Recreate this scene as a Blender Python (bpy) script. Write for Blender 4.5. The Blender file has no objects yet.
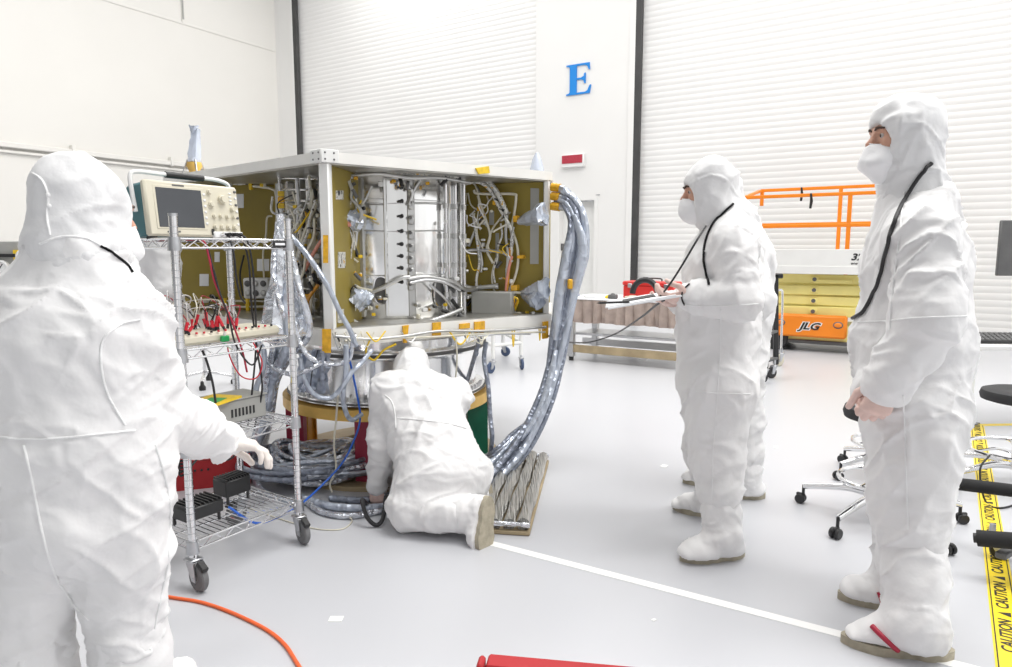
import bpy, math, random
import numpy as np
from mathutils import Vector, Matrix
from mathutils.bvhtree import BVHTree
random.seed(7)
SC = bpy.context.scene
COL = SC.collection
PI = math.pi
# ---------------------------------------------------------------- camera model (24 mm lens, tilted down)
F_PX, CX, CY, YH, CAMH = 675.0, 506.0, 333.5, 250.0, 1.33
PITCH = math.atan((CY - YH) / F_PX)
CAM = Vector((0, 0, CAMH))
def ray(px, py):
    x = (px - CX) / F_PX; y = (CY - py) / F_PX
    c, s = math.cos(PITCH), math.sin(PITCH)
    return Vector((x, c + y * s, -s + y * c))
def at(px, py, Y):
    d = ray(px, py); return CAM + d * (Y / d.y)
def fl(px, py, z=0.0):
    d = ray(px, py); return CAM + d * ((z - CAMH) / d.z)
def V(*a): return Vector(a)
cam_data = bpy.data.cameras.new('camera'); cam = bpy.data.objects.new('camera', cam_data); COL.objects.link(cam)
cam.location = CAM; cam.rotation_euler = (PI / 2 - PITCH, 0, 0)
cam_data.sensor_width = 36.0; cam_data.lens = F_PX / 1012.0 * 36.0; cam_data.clip_start = 0.05; cam_data.clip_end = 200
SC.camera = cam
SC.view_settings.view_transform = 'Standard'; SC.view_settings.look = 'None'
SC.view_settings.gamma = 1.0; SC.view_settings.use_curve_mapping = False
SC.view_settings.exposure = 0.1
# ---------------------------------------------------------------- materials
def mat(name, col, rough=0.5, metal=0.0, var=0.0, vscale=6.0, bump=0.0, bscale=40.0, bdist=0.01, emis=None, estr=0.0,
        spec=0.5, trans=0.0, alpha=1.0, sheen=0.0, stretch=None, rvar=0.0, sss=0.0, detail=3.0, coat=0.0, crumple=0.0, cscale=5.0):
    m = bpy.data.materials.new(name); m.use_nodes = True
    nt = m.node_tree; b = nt.nodes['Principled BSDF']; L = nt.links.new
    c = tuple(col) + (1.0,)
    b.inputs['Base Color'].default_value = c; b.inputs['Roughness'].default_value = rough
    b.inputs['Metallic'].default_value = metal; b.inputs['Specular IOR Level'].default_value = spec
    b.inputs['Alpha'].default_value = alpha; b.inputs['Transmission Weight'].default_value = trans
    b.inputs['Sheen Weight'].default_value = sheen; b.inputs['Subsurface Weight'].default_value = sss
    b.inputs['Coat Weight'].default_value = coat
    if emis: b.inputs['Emission Color'].default_value = tuple(emis) + (1,); b.inputs['Emission Strength'].default_value = estr
    if var or bump or rvar or crumple:
        tc = nt.nodes.new('ShaderNodeTexCoord'); mp = nt.nodes.new('ShaderNodeMapping'); L(tc.outputs['Object'], mp.inputs['Vector'])
        if stretch: mp.inputs['Scale'].default_value = stretch
    if var or rvar:
        n = nt.nodes.new('ShaderNodeTexNoise'); n.inputs['Scale'].default_value = vscale; n.inputs['Detail'].default_value = detail
        L(mp.outputs['Vector'], n.inputs['Vector'])
        if var:
            r = nt.nodes.new('ShaderNodeValToRGB'); L(n.outputs['Fac'], r.inputs['Fac'])
            r.color_ramp.elements[0].position = 0.3; r.color_ramp.elements[1].position = 0.7
            r.color_ramp.elements[0].color = tuple(max(0, x * (1 - var)) for x in col) + (1,)
            r.color_ramp.elements[1].color = tuple(min(1, x * (1 + var)) for x in col) + (1,)
            L(r.outputs['Color'], b.inputs['Base Color'])
        if rvar:
            mr = nt.nodes.new('ShaderNodeMapRange'); L(n.outputs['Fac'], mr.inputs['Value'])
            mr.inputs['To Min'].default_value = max(0.02, rough - rvar); mr.inputs['To Max'].default_value = min(1, rough + rvar)
            L(mr.outputs['Result'], b.inputs['Roughness'])
    if bump:
        n2 = nt.nodes.new('ShaderNodeTexNoise'); n2.inputs['Scale'].default_value = bscale; n2.inputs['Detail'].default_value = 3
        L(mp.outputs['Vector'], n2.inputs['Vector'])
        bp = nt.nodes.new('ShaderNodeBump'); bp.inputs['Strength'].default_value = bump; bp.inputs['Distance'].default_value = bdist
        L(n2.outputs['Fac'], bp.inputs['Height']); L(bp.outputs['Normal'], b.inputs['Normal'])
        if crumple:                                               # sharp cloth creases at two scales
            last = bp
            for k, (sc_, st_) in enumerate(((cscale, crumple), (cscale * 2.6, crumple * 0.6))):
                n3 = nt.nodes.new('ShaderNodeTexNoise'); n3.noise_type = 'RIDGED_MULTIFRACTAL'; n3.inputs['Scale'].default_value = sc_; n3.inputs['Detail'].default_value = 2.0; n3.inputs['Distortion'].default_value = 0.6
                n3.inputs['Roughness'].default_value = 0.45; L(mp.outputs['Vector'], n3.inputs['Vector'])
                b3 = nt.nodes.new('ShaderNodeBump'); b3.inputs['Strength'].default_value = st_; b3.inputs['Distance'].default_value = 0.035 / (1 + 1.2 * k); L(n3.outputs['Fac'], b3.inputs['Height']); L(last.outputs['Normal'], b3.inputs['Normal']); last = b3
            L(last.outputs['Normal'], b.inputs['Normal'])
    return m
def foil(name, col, rough=0.18, scale=9.0, strength=0.9, stretch=None, dark=0.0, metal=1.0):
    """crumpled metallised film: faceted voronoi bump"""
    m = mat(name, col, rough, metal)
    nt = m.node_tree; b = nt.nodes['Principled BSDF']; L = nt.links.new
    tc = nt.nodes.new('ShaderNodeTexCoord'); mp = nt.nodes.new('ShaderNodeMapping'); L(tc.outputs['Object'], mp.inputs['Vector'])
    if stretch: mp.inputs['Scale'].default_value = stretch
    n = nt.nodes.new('ShaderNodeTexNoise'); n.inputs['Scale'].default_value = scale; n.inputs['Detail'].default_value = 4; n.inputs['Distortion'].default_value = 1.2
    L(mp.outputs['Vector'], n.inputs['Vector'])
    vo = nt.nodes.new('ShaderNodeTexVoronoi'); vo.inputs['Scale'].default_value = scale * 1.7; L(mp.outputs['Vector'], vo.inputs['Vector'])
    ad = nt.nodes.new('ShaderNodeMath'); ad.operation = 'ADD'; L(n.outputs['Fac'], ad.inputs[0]); L(vo.outputs['Distance'], ad.inputs[1])
    bp = nt.nodes.new('ShaderNodeBump'); bp.inputs['Strength'].default_value = strength; bp.inputs['Distance'].default_value = 0.03
    L(ad.outputs['Value'], bp.inputs['Height']); L(bp.outputs['Normal'], b.inputs['Normal'])
    return m
M = {}
M['suit'] = mat('suit_fabric', (0.82, 0.815, 0.815), 0.60, bump=0.25, bscale=14, bdist=0.02, sheen=0.1, spec=0.4, crumple=1.0, cscale=4.0)
M['suit_seam'] = mat('suit_seam', (0.84, 0.84, 0.84), 0.6, bump=0.2, bscale=120)
M['hood'] = mat('hood_fabric', (0.77, 0.77, 0.775), 0.62, bump=0.25, bscale=22, bdist=0.015, sheen=0.1, spec=0.35, crumple=0.9, cscale=5.0)
M['maskw'] = mat('mask_fabric', (0.86, 0.86, 0.87), 0.7, bump=0.15, bscale=60)
M['skin'] = mat('skin', (0.56, 0.31, 0.22), 0.5, var=0.12, vscale=30, sss=0.05)
M['glove'] = mat('glove_latex', (0.80, 0.74, 0.69), 0.45, var=0.05, vscale=25, bump=0.2, bscale=60, bdist=0.006)
M['glove_pink'] = mat('glove_thin_latex', (0.76, 0.55, 0.49), 0.45, var=0.10, vscale=25, bump=0.2, bscale=60, bdist=0.006)
M['sole'] = mat('shoe_sole', (0.42, 0.38, 0.29), 0.75, var=0.18, vscale=30, bump=0.3, bscale=150, bdist=0.004)
M['black'] = mat('black_plastic', (0.018, 0.018, 0.019), 0.4, rvar=0.1, vscale=20)
M['rubber'] = mat('black_rubber', (0.03, 0.03, 0.032), 0.75, bump=0.2, bscale=200, bdist=0.003)
M['foam'] = mat('black_foam', (0.022, 0.022, 0.023), 0.9, bump=0.4, bscale=260, bdist=0.003)
M['grey_rubber'] = mat('grey_rubber', (0.16, 0.16, 0.165), 0.6, var=0.1, vscale=20)
M['chrome'] = mat('chrome', (0.82, 0.82, 0.83), 0.14, 1.0, rvar=0.05, vscale=10)
M['steel'] = mat('brushed_steel', (0.62, 0.62, 0.63), 0.32, 1.0, var=0.08, vscale=8, stretch=(1, 1, 12))
M['zinc'] = mat('zinc_plate', (0.55, 0.56, 0.58), 0.35, 1.0, var=0.12, vscale=15)
M['white_paint'] = mat('white_paint', (0.80, 0.80, 0.78), 0.5, var=0.03, vscale=4)
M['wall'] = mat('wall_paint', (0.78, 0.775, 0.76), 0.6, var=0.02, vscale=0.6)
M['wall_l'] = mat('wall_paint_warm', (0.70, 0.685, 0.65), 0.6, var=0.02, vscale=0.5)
M['door'] = mat('door_slat', (0.78, 0.775, 0.765), 0.5, var=0.02, vscale=0.8)
M['track'] = mat('door_track', (0.05, 0.05, 0.05), 0.6, var=0.2, vscale=3)
M['deck'] = mat('deck_edge', (0.84, 0.83, 0.79), 0.55, var=0.05, vscale=5)
M['deck_under'] = mat('deck_underside', (0.50, 0.49, 0.46), 0.38, 0.85, var=0.15, vscale=7, bump=0.1, bscale=20)
M['olive'] = mat('olive_panel', (0.27, 0.205, 0.03), 0.42, var=0.10, vscale=5, bump=0.08, bscale=120, spec=0.5, bdist=0.003)
M['silver'] = mat('silver_shell', (0.92, 0.92, 0.91), 0.16, 1.0, var=0.05, vscale=5, bump=0.35, bscale=4.0, bdist=0.03, stretch=(1, 1, 0.12))
M['silver_dull'] = mat('silver_dull', (0.58, 0.58, 0.57), 0.4, 1.0, var=0.15, vscale=8)
M['cyl_panel'] = mat('silver_panel', (0.70, 0.70, 0.69), 0.35, 0.9, var=0.08, vscale=6)
M['foil'] = foil('foil_wrap', (0.74, 0.77, 0.82), 0.24, 9, 0.6, metal=0.8)
M['foil_fine'] = foil('foil_wrap_fine', (0.68, 0.71, 0.77), 0.26, 18, 0.6, metal=0.75)
M['bagfilm'] = foil('static_bag_film', (0.56, 0.61, 0.70), 0.22, 9, 0.55, metal=0.45)
M['cable_s'] = foil('silver_cable_sleeve', (0.54, 0.59, 0.68), 0.3, 18, 0.5, metal=0.5, stretch=(1, 1, 0.4))
M['cable_s2'] = foil('dark_cable_sleeve', (0.30, 0.33, 0.40), 0.3, 20, 0.5, metal=0.5)
M['harness'] = mat('harness_braid', (0.66, 0.65, 0.61), 0.4, 0.3, var=0.25, vscale=22)
_r = [n for n in M['harness'].node_tree.nodes if n.type == 'VALTORGB'][0].color_ramp; _r.interpolation = 'CONSTANT'
_r.elements[0].position = 0.0; _r.elements[0].color = (0.05, 0.05, 0.05, 1); _r.elements[1].position = 0.38; _r.elements[1].color = (0.70, 0.69, 0.65, 1)
for _p, _c in ((0.53, (0.40, 0.40, 0.39, 1)), (0.58, (0.72, 0.72, 0.70, 1)), (0.66, (0.66, 0.40, 0.06, 1))): _e = _r.elements.new(_p); _e.color = _c
M['tube_w'] = mat('pale_tube', (0.72, 0.69, 0.58), 0.4, 0.2)
M['kapton'] = mat('amber_tape', (0.78, 0.42, 0.02), 0.25, 0.1, var=0.2, vscale=40, coat=0.3)
M['kapton_y'] = mat('yellow_tape', (0.85, 0.58, 0.03), 0.35, var=0.12, vscale=40)
M['gold'] = mat('gold_flange', (0.74, 0.47, 0.12), 0.45, 0.25, var=0.15, vscale=9)
M['amber'] = mat('amber_leg', (0.62, 0.27, 0.015), 0.35, var=0.15, vscale=8, coat=0.3)
M['crimson'] = mat('crimson_leg', (0.34, 0.022, 0.055), 0.45, var=0.10, vscale=5)
M['green_leg'] = mat('green_leg', (0.004, 0.13, 0.07), 0.4, var=0.15, vscale=6)
M['blue_leg'] = mat('blue_leg', (0.02, 0.10, 0.36), 0.4, var=0.1, vscale=6)
M['copper_red'] = mat('salmon_cable', (0.72, 0.30, 0.22), 0.5, var=0.1, vscale=30)
M['orange_cord'] = mat('orange_cord', (0.80, 0.13, 0.03), 0.5, var=0.06, vscale=12)
M['red'] = mat('red_paint', (0.40, 0.03, 0.035), 0.6, spec=0.25, var=0.10, vscale=6, bump=0.05, bscale=60)
M['red_tool'] = mat('red_toolbox', (0.66, 0.035, 0.03), 0.4, var=0.08, vscale=5)
M['red_plug'] = mat('red_plug', (0.62, 0.02, 0.04), 0.35)
M['blue_cable'] = mat('blue_cable', (0.03, 0.14, 0.62), 0.4)
M['cream'] = mat('cream_plastic', (0.66, 0.62, 0.50), 0.5, var=0.03, vscale=8)
M['teal'] = mat('teal_plastic', (0.06, 0.17, 0.19), 0.5, var=0.06, vscale=8)
M['screen'] = mat('dark_screen', (0.065, 0.07, 0.078), 0.22, var=0.08, vscale=4)
M['grey_box'] = mat('grey_enclosure', (0.36, 0.36, 0.34), 0.5, var=0.06, vscale=8)
M['grey_dark'] = mat('dark_grey_paint', (0.12, 0.12, 0.12), 0.5, var=0.1, vscale=8)
M['yellow'] = mat('pale_yellow_paint', (0.86, 0.76, 0.27), 0.45, var=0.05, vscale=4)
M['orange'] = mat('lift_orange', (0.86, 0.24, 0.012), 0.4, var=0.06, vscale=4)
M['drape'] = mat('brown_drape', (0.40, 0.32, 0.28), 0.5, var=0.14, vscale=9, bump=0.5, bscale=9, bdist=0.05)
M['tan_wood'] = mat('tan_wood', (0.42, 0.33, 0.20), 0.55, var=0.2, vscale=6)
M['paper'] = mat('paper', (0.80, 0.81, 0.83), 0.7)
M['ink'] = mat('ink_black', (0.02, 0.02, 0.02), 0.6)
M['ink_blue'] = mat('letter_blue', (0.0, 0.22, 0.66), 0.5)
M['tape_yellow'] = mat('caution_yellow', (0.88, 0.66, 0.02), 0.4, var=0.05, vscale=20)
M['line_white'] = mat('floor_line_white', (0.86, 0.86, 0.85), 0.4, var=0.03, vscale=5)
M['led_red'] = mat('sign_red', (0.42, 0.035, 0.06), 0.4, var=0.2, vscale=60)
M['eye_w'] = mat('eye_white', (0.42, 0.38, 0.36), 0.3); M['eye_d'] = mat('eye_iris', (0.05, 0.03, 0.02), 0.2)
M['brow'] = mat('dark_brow', (0.06, 0.035, 0.025), 0.8, bump=0.4, bscale=300, bdist=0.003)
M['clear'] = mat('frosted_plastic', (0.72, 0.78, 0.90), 0.2, trans=0.45, bump=0.4, bscale=30)
M['white_plastic'] = mat('white_plastic', (0.78, 0.78, 0.77), 0.4)
M['green'] = mat('green_plastic', (0.02, 0.36, 0.10), 0.4)
M['caster_blue'] = mat('dark_blue_tread', (0.06, 0.09, 0.17), 0.6)
M['cord_black'] = mat('cord_black', (0.02, 0.02, 0.022), 0.5)
M['cord_red'] = mat('cord_red', (0.42, 0.02, 0.05), 0.45)
M['wrap'] = foil('plastic_wrapped_foam', (0.52, 0.51, 0.48), 0.3, 4, 0.9, stretch=(14, 0.5, 6), metal=0.45)
# ---------------------------------------------------------------- mesh builder
class MB:
    def __init__(s): s.v = []; s.f = []; s.mi = []; s.mats = []
    def _m(s, m):
        m = M[m] if isinstance(m, str) else m
        if m not in s.mats: s.mats.append(m)
        return s.mats.index(m)
    def add(s, vs, fs, m='steel'):
        k = s._m(m); n = len(s.v); s.v += [tuple(v) for v in vs]
        for f in fs: s.f.append(tuple(n + i for i in f)); s.mi.append(k)
    def box(s, c, size, m='steel', rot=None, ch=0.0):
        """box centred at c; chamfered edges when ch > 0"""
        hx, hy, hz = size[0] / 2, size[1] / 2, size[2] / 2
        R = rot if rot is not None else Matrix.Identity(3)
        c = Vector(c); ch = min(ch, hx * 0.9, hy * 0.9, hz * 0.9)
        if ch <= 0:
            vs = [c + R @ Vector((sx * hx, sy * hy, sz * hz)) for sx in (-1, 1) for sy in (-1, 1) for sz in (-1, 1)]
            s.add(vs, [(0, 1, 3, 2), (4, 6, 7, 5), (0, 4, 5, 1), (2, 3, 7, 6), (0, 2, 6, 4), (1, 5, 7, 3)], m); return
        idx = {}; vs = []
        for sx in (-1, 1):
            for sy in (-1, 1):
                for sz in (-1, 1):
                    for ax in range(3):
                        p = [sx * (hx - ch), sy * (hy - ch), sz * (hz - ch)]; p[ax] = (sx * hx, sy * hy, sz * hz)[ax]
                        idx[(sx, sy, sz, ax)] = len(vs); vs.append(Vector(p))
        fs = []
        def q(keys, nrm):
            ids = [idx[k] for k in keys]
            a, b, d = vs[ids[0]], vs[ids[1]], vs[ids[2]]
            if (b - a).cross(d - a).dot(nrm) < 0: ids.reverse()
            fs.append(tuple(ids))
        for ax in range(3):
            o1, o2 = [(1, 2), (0, 2), (0, 1)][ax]
            for sg in (-1, 1):
                ks = []
                for a, b in ((-1, -1), (1, -1), (1, 1), (-1, 1)):
                    t = [0, 0, 0]; t[ax] = sg; t[o1] = a; t[o2] = b; ks.append((t[0], t[1], t[2], ax))
                n = Vector((0, 0, 0)); n[ax] = sg; q(ks, n)
            for a in (-1, 1):
                for b in (-1, 1):
                    t1 = [0, 0, 0]; t1[o1] = a; t1[o2] = b; t2 = t1[:]; t1[ax] = -1; t2[ax] = 1
                    n = Vector((0, 0, 0)); n[o1] = a; n[o2] = b
                    q([tuple(t1) + (o1,), tuple(t2) + (o1,), tuple(t2) + (o2,), tuple(t1) + (o2,)], n)
        for sx in (-1, 1):
            for sy in (-1, 1):
                for sz in (-1, 1): q([(sx, sy, sz, 0), (sx, sy, sz, 1), (sx, sy, sz, 2)], Vector((sx, sy, sz)))
        s.add([c + R @ v for v in vs], fs, m)
    def bar(s, a, b, w, h, m='steel', up=(0, 0, 1), ch=0.0):
        """rectangular bar from a to b"""
        a, b = Vector(a), Vector(b); z = (b - a); L = z.length; z = z / L
        u = Vector(up)
        if abs(u.dot(z)) > 0.98: u = Vector((0, 1, 0))
        x = u.cross(z).normalized(); y = z.cross(x)
        s.box((a + b) / 2, (w, h, L), m, Matrix((x, y, z)).transposed(), ch)
    def tube(s, pts, r, m='steel', n=8, caps=True, closed=False):
        pts = [Vector(p) for p in pts]; N = len(pts)
        rs = r if isinstance(r, (list, tuple)) else [r] * N
        T = []
        for i in range(N):
            a = pts[(i - 1) % N] if (closed or i > 0) else pts[0]; b = pts[(i + 1) % N] if (closed or i < N - 1) else pts[-1]
            t = b - a; T.append(t.normalized() if t.length > 1e-9 else Vector((0, 0, 1)))
        u = Vector((0, 0, 1)) if abs(T[0].z) < 0.9 else Vector((1, 0, 0))
        u = (u - T[0] * u.dot(T[0])).normalized(); vs = []
        for i in range(N):
            u = u - T[i] * u.dot(T[i]); u = u.normalized() if u.length > 1e-6 else T[i].orthogonal().normalized()
            w = T[i].cross(u)
            for k in range(n):
                a = 2 * PI * k / n; vs.append(pts[i] + (u * math.cos(a) + w * math.sin(a)) * rs[i])
        fs = []
        for i in range(N if closed else N - 1):
            j = (i + 1) % N
            for k in range(n):
                k2 = (k + 1) % n; fs.append((i * n + k, i * n + k2, j * n + k2, j * n + k))
        if caps and not closed: fs.append(tuple(range(n - 1, -1, -1))); fs.append(tuple((N - 1) * n + k for k in range(n)))
        s.add(vs, fs, m)
    def cyl(s, a, b, r, m='steel', n=16, r2=None): s.tube([a, b], [r, r if r2 is None else r2], m, n)
    def lathe(s, prof, m='steel', c=(0, 0, 0), axis=(0, 0, 1), n=32, a0=0.0, a1=2 * PI):
        """prof: (radius, height) pairs around axis at c"""
        c = Vector(c); z = Vector(axis).normalized(); x = z.orthogonal().normalized()
        if abs(z.z) > 0.99: x = Vector((1, 0, 0))
        y = z.cross(x); full = abs(a1 - a0 - 2 * PI) < 1e-6; K = n if full else n + 1; vs = []; fs = []
        for (r, h) in prof:
            for k in range(K):
                a = a0 + (a1 - a0) * k / n; vs.append(c + z * h + (x * math.cos(a) + y * math.sin(a)) * r)
        for i in range(len(prof) - 1):
            for k in range(n):
                k2 = (k + 1) % K; fs.append((i * K + k, i * K + k2, (i + 1) * K + k2, (i + 1) * K + k))
        if full:
            if prof[0][0] > 1e-6: fs.append(tuple(range(K - 1, -1, -1)))
            if prof[-1][0] > 1e-6: fs.append(tuple((len(prof) - 1) * K + k for k in range(K)))
        s.add(vs, fs, m)
    def ring(s, ri, ro, z0, z1, m='steel', c=(0, 0, 0), axis=(0, 0, 1), n=48):
        c = Vector(c); z = Vector(axis).normalized(); x = z.orthogonal().normalized(); y = z.cross(x); vs = []; fs = []
        P = [(ri, z0), (ro, z0), (ro, z1), (ri, z1)]
        for (r, h) in P:
            for k in range(n):
                a = 2 * PI * k / n; vs.append(c + z * h + (x * math.cos(a) + y * math.sin(a)) * r)
        for i in range(4):
            j = (i + 1) % 4
            for k in range(n):
                k2 = (k + 1) % n; fs.append((i * n + k, i * n + k2, j * n + k2, j * n + k))
        s.add(vs, fs, m)
    def prism(s, poly, h, m='steel', o=(0, 0, 0), x=(1, 0, 0), y=(0, 1, 0)):
        """2D polygon (counter-clockwise) in plane o + x,y, extruded by h along x cross y"""
        o, x, y = Vector(o), Vector(x), Vector(y); z = x.cross(y).normalized(); n = len(poly)
        vs = [o + x * p[0] + y * p[1] for p in poly]; vs += [v + z * h for v in vs]
        fs = [tuple(range(n - 1, -1, -1)), tuple(range(n, 2 * n))] + [(i, (i + 1) % n, n + (i + 1) % n, n + i) for i in range(n)]
        s.add(vs, fs, m)
    def ell(s, c, r, m='steel', rot=None, n=14):
        R = rot if rot is not None else Matrix.Identity(3); c = Vector(c); vs = []; fs = []; K = n
        rings = max(6, n // 2)
        for i in range(1, rings):
            th = PI * i / rings
            for k in range(K):
                a = 2 * PI * k / K; vs.append(c + R @ Vector((r[0] * math.sin(th) * math.cos(a), r[1] * math.sin(th) * math.sin(a), r[2] * math.cos(th))))
        t = len(vs); vs.append(c + R @ Vector((0, 0, r[2]))); vs.append(c - R @ Vector((0, 0, r[2])))
        for i in range(rings - 2):
            for k in range(K):
                k2 = (k + 1) % K; fs.append((i * K + k, (i + 1) * K + k, (i + 1) * K + k2, i * K + k2))
        for k in range(K):
            fs.append((t, k, (k + 1) % K)); fs.append((t + 1, (rings - 2) * K + (k + 1) % K, (rings - 2) * K + k))
        s.add(vs, fs, m)
    def build(s, name, parent=None, smooth=40, origin=None):
        me = bpy.data.meshes.new(name); off = Vector((0, 0, 0))
        if origin is not None: off = Vector(origin)
        elif parent is not None: off = world_loc(parent)
        me.from_pydata([(v[0] - off.x, v[1] - off.y, v[2] - off.z) for v in s.v], [], s.f)
        for m in s.mats: me.materials.append(m)
        me.polygons.foreach_set('material_index', s.mi)
        if smooth:
            me.polygons.foreach_set('use_smooth', [True] * len(me.polygons)); me.set_sharp_from_angle(angle=math.radians(smooth))
        me.update()
        o = bpy.data.objects.new(name, me); COL.objects.link(o)
        if parent is not None: o.parent = parent
        else: o.location = off
        return o
def world_loc(o):
    l = Vector(o.location); p = o.parent
    while p: l += p.location; p = p.parent
    return l
def tag(o, label, cat, group=None):
    o['label'] = label; o['category'] = cat
    if group: o['group'] = group
    return o
def thing(name, loc, label, cat, group=None):
    o = bpy.data.objects.new(name, None); COL.objects.link(o); o.location = loc; o.empty_display_size = 0.05
    return tag(o, label, cat, group)
def struct(name, mb, smooth=40):
    o = mb.build(name, None, smooth); o['kind'] = 'structure'; return o
def copy_tree(o, parent=None):
    c = o.copy(); COL.objects.link(c)
    if parent is not None: c.parent = parent
    for ch in list(o.children): copy_tree(ch, c)
    return c
def curve(pts, n=8):
    """Catmull-Rom through the points"""
    P = [Vector(p) for p in pts]; P = [P[0] * 2 - P[1]] + P + [P[-1] * 2 - P[-2]]; out = []
    for i in range(1, len(P) - 2):
        a, b, c, d = P[i - 1], P[i], P[i + 1], P[i + 2]
        for k in range(n):
            t = k / n
            out.append(0.5 * ((2 * b) + (c - a) * t + (2 * a - 5 * b + 4 * c - d) * t * t + (-a + 3 * b - 3 * c + d) * t ** 3))
    out.append(P[-2]); return out
def rotz(a): return Matrix.Rotation(a, 3, 'Z')
def frame(x, z):
    z = Vector(z).normalized(); x = Vector(x); x = (x - z * x.dot(z)).normalized(); y = z.cross(x)
    return Matrix((x, y, z)).transposed()
# ================================================================ the hall
def floor_material():
    m = mat('epoxy_floor', (0.525, 0.532, 0.558), 0.30, rvar=0.06, vscale=0.8, spec=0.5)
    return m
M['floor'] = floor_material()
BD = Vector((-1079, 675, 0)); BD.normalize(); BD = -BD            # along the back wall, towards the right
LD = Vector((424, 675, 0)).normalized()                           # along the left wall, away from the camera
BN = Vector((BD.y, -BD.x, 0))                                     # back wall normal, into the hall
if BN.y > 0: BN = -BN
WB = at(627, 321, 12.6); WB.z = 0                                 # a point at the foot of the back wall (door track)
def wall_hit(px, off=0.0):
    """distance along the back wall where the column px meets it"""
    k = (px - CX) / F_PX * 1.0
    d = ray(px, YH); P0 = WB + BN * off
    den = BD.x * d.y - BD.y * d.x
    return (d.x * P0.y - d.y * P0.x) / den
def wb(t, z, off=0.0): p = WB + BD * t + BN * off; return Vector((p.x, p.y, z))
def zat(px, py, off=0.0):
    t = wall_hit(px, off); p = wb(t, 0, off); d = ray(px, py); return CAMH + d.z * (p.y / d.y)
HW = 9.0
tc_ = wall_hit(284)                                               # the corner with the left wall
corner = wb(tc_, 0)
b = MB(); b.box((0, 6, -0.1), (60, 60, 0.2), 'floor'); struct('floor', b)
# back wall: three piers round two roller door openings
tD1a, tD1b, tTr, tEnd = wall_hit(302), wall_hit(535), wall_hit(632), wall_hit(632) + 12
def wall_slab(b, t0, t1, z0, z1, th=0.4, m='wall', off=0.0):
    b.box(wb((t0 + t1) / 2, (z0 + z1) / 2, off - th / 2), (t1 - t0, th, z1 - z0), m, frame(BD, (0, 0, 1)))
b = MB()
wall_slab(b, tc_ - 0.3, tD1a, 0, HW)
td0, td1 = wall_hit(556), wall_hit(597); zd = zat(597, 196)
wall_slab(b, tD1b, td0, 0, HW); wall_slab(b, td0, td1, zd, HW); wall_slab(b, td1, tTr, 0, HW)
wall_slab(b, tTr + 9.5, tTr + 14, 0, HW)
wall_slab(b, tD1a, tD1b, HW - 0.6, HW); wall_slab(b, tTr, tTr + 9.5, HW - 0.6, HW)
struct('wall_back', b)
def roller(name, t0, t1):
    b = MB(); z = 0.0; prof = []; p = 0.10
    while z < HW - 0.6:
        prof += [(z, 0.0), (z + 0.008, -0.003), (z + 0.018, -0.003), (z + 0.028, 0.0), (z + 0.065, 0.0015)]; z += p
    vs = []; fs = []
    for (zz, o) in prof: vs += [wb(t0, zz, -0.10 + o), wb(t1, zz, -0.10 + o)]
    for i in range(len(prof) - 1): fs.append((2 * i, 2 * i + 1, 2 * i + 3, 2 * i + 2))
    b.add(vs, fs, 'door'); wall_slab(b, t0, t1, 0, HW - 0.6, 0.05, 'door', -0.13)
    o = struct(name, b, 20); return o
d1 = roller('door_1', tD1a, tD1b); d2 = roller('door_2', tTr, tTr + 9.5)
for i, (t, w) in enumerate(((tD1a, 0.14), (tTr, 0.13))):
    b = MB(); b.box(wb(t + w * 0.25, (HW - 0.6) / 2, -0.02), (w, 0.09, HW - 0.6), 'track', frame(BD, (0, 0, 1)), 0.01)
    b.box(wb(t - w * 0.55, (HW - 0.6) / 2, 0.012), (0.12, 0.03, HW - 0.6), 'wall', frame(BD, (0, 0, 1)), 0.005)
    struct('trim_%d' % (i + 1), b)
# personnel door in the pier
b = MB(); wall_slab(b, td0, td1, 0, zd, 0.06, 'white_paint', -0.16)
for (a, c, z0, z1) in ((td0, td0 + 0.07, 0, zd), (td1 - 0.07, td1, 0, zd), (td0 + 0.07, td1 - 0.07, zd - 0.07, zd)): wall_slab(b, a, c, z0, z1, 0.17, 'wall', 0.01)
dr = struct('door_3', b)
b = MB(); cx_ = wall_hit(587); b.box(wb(cx_, zat(587, 199), -0.07), (0.36, 0.09, 0.09), 'zinc', frame(BD, (0, 0, 1)), 0.01)
b.bar(wb(cx_ - 0.1, zat(587, 199) + 0.06, -0.06), wb(cx_ + 0.25, zat(587, 199) + 0.07, 0.0), 0.03, 0.02, 'zinc'); b.build('door_closer', dr)
b = MB(); b.box(wb(wall_hit(559), zat(559, 247), -0.1), (0.09, 0.06, 0.14), 'grey_dark', frame(BD, (0, 0, 1)), 0.01); b.build('door_handle', dr)
# left wall with its rail and panel seams
b = MB(); n_l = Vector((LD.y, -LD.x, 0))
def lw(s, z, off=0.0): p = corner - LD * s + n_l * off; return Vector((p.x, p.y, z))
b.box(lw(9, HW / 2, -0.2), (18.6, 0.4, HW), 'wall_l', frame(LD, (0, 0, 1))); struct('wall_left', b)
def left_hit(px, py):
    d = ray(px, py); P0 = corner; den = -LD.x * d.y + LD.y * d.x
    s = (d.x * P0.y - d.y * P0.x) / den; p = P0 - LD * s; return s, CAMH + d.z * p.y / d.y
s1, z1 = left_hit(5, 144); s2, z2 = left_hit(178, 165); zr = (z1 + z2) / 2
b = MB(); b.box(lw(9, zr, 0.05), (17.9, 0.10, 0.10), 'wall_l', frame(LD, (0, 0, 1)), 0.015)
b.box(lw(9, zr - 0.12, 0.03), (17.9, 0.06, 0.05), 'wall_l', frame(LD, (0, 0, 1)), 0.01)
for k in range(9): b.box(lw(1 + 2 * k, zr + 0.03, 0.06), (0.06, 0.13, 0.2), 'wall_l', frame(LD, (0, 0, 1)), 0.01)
struct('trim_3', b)
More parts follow.
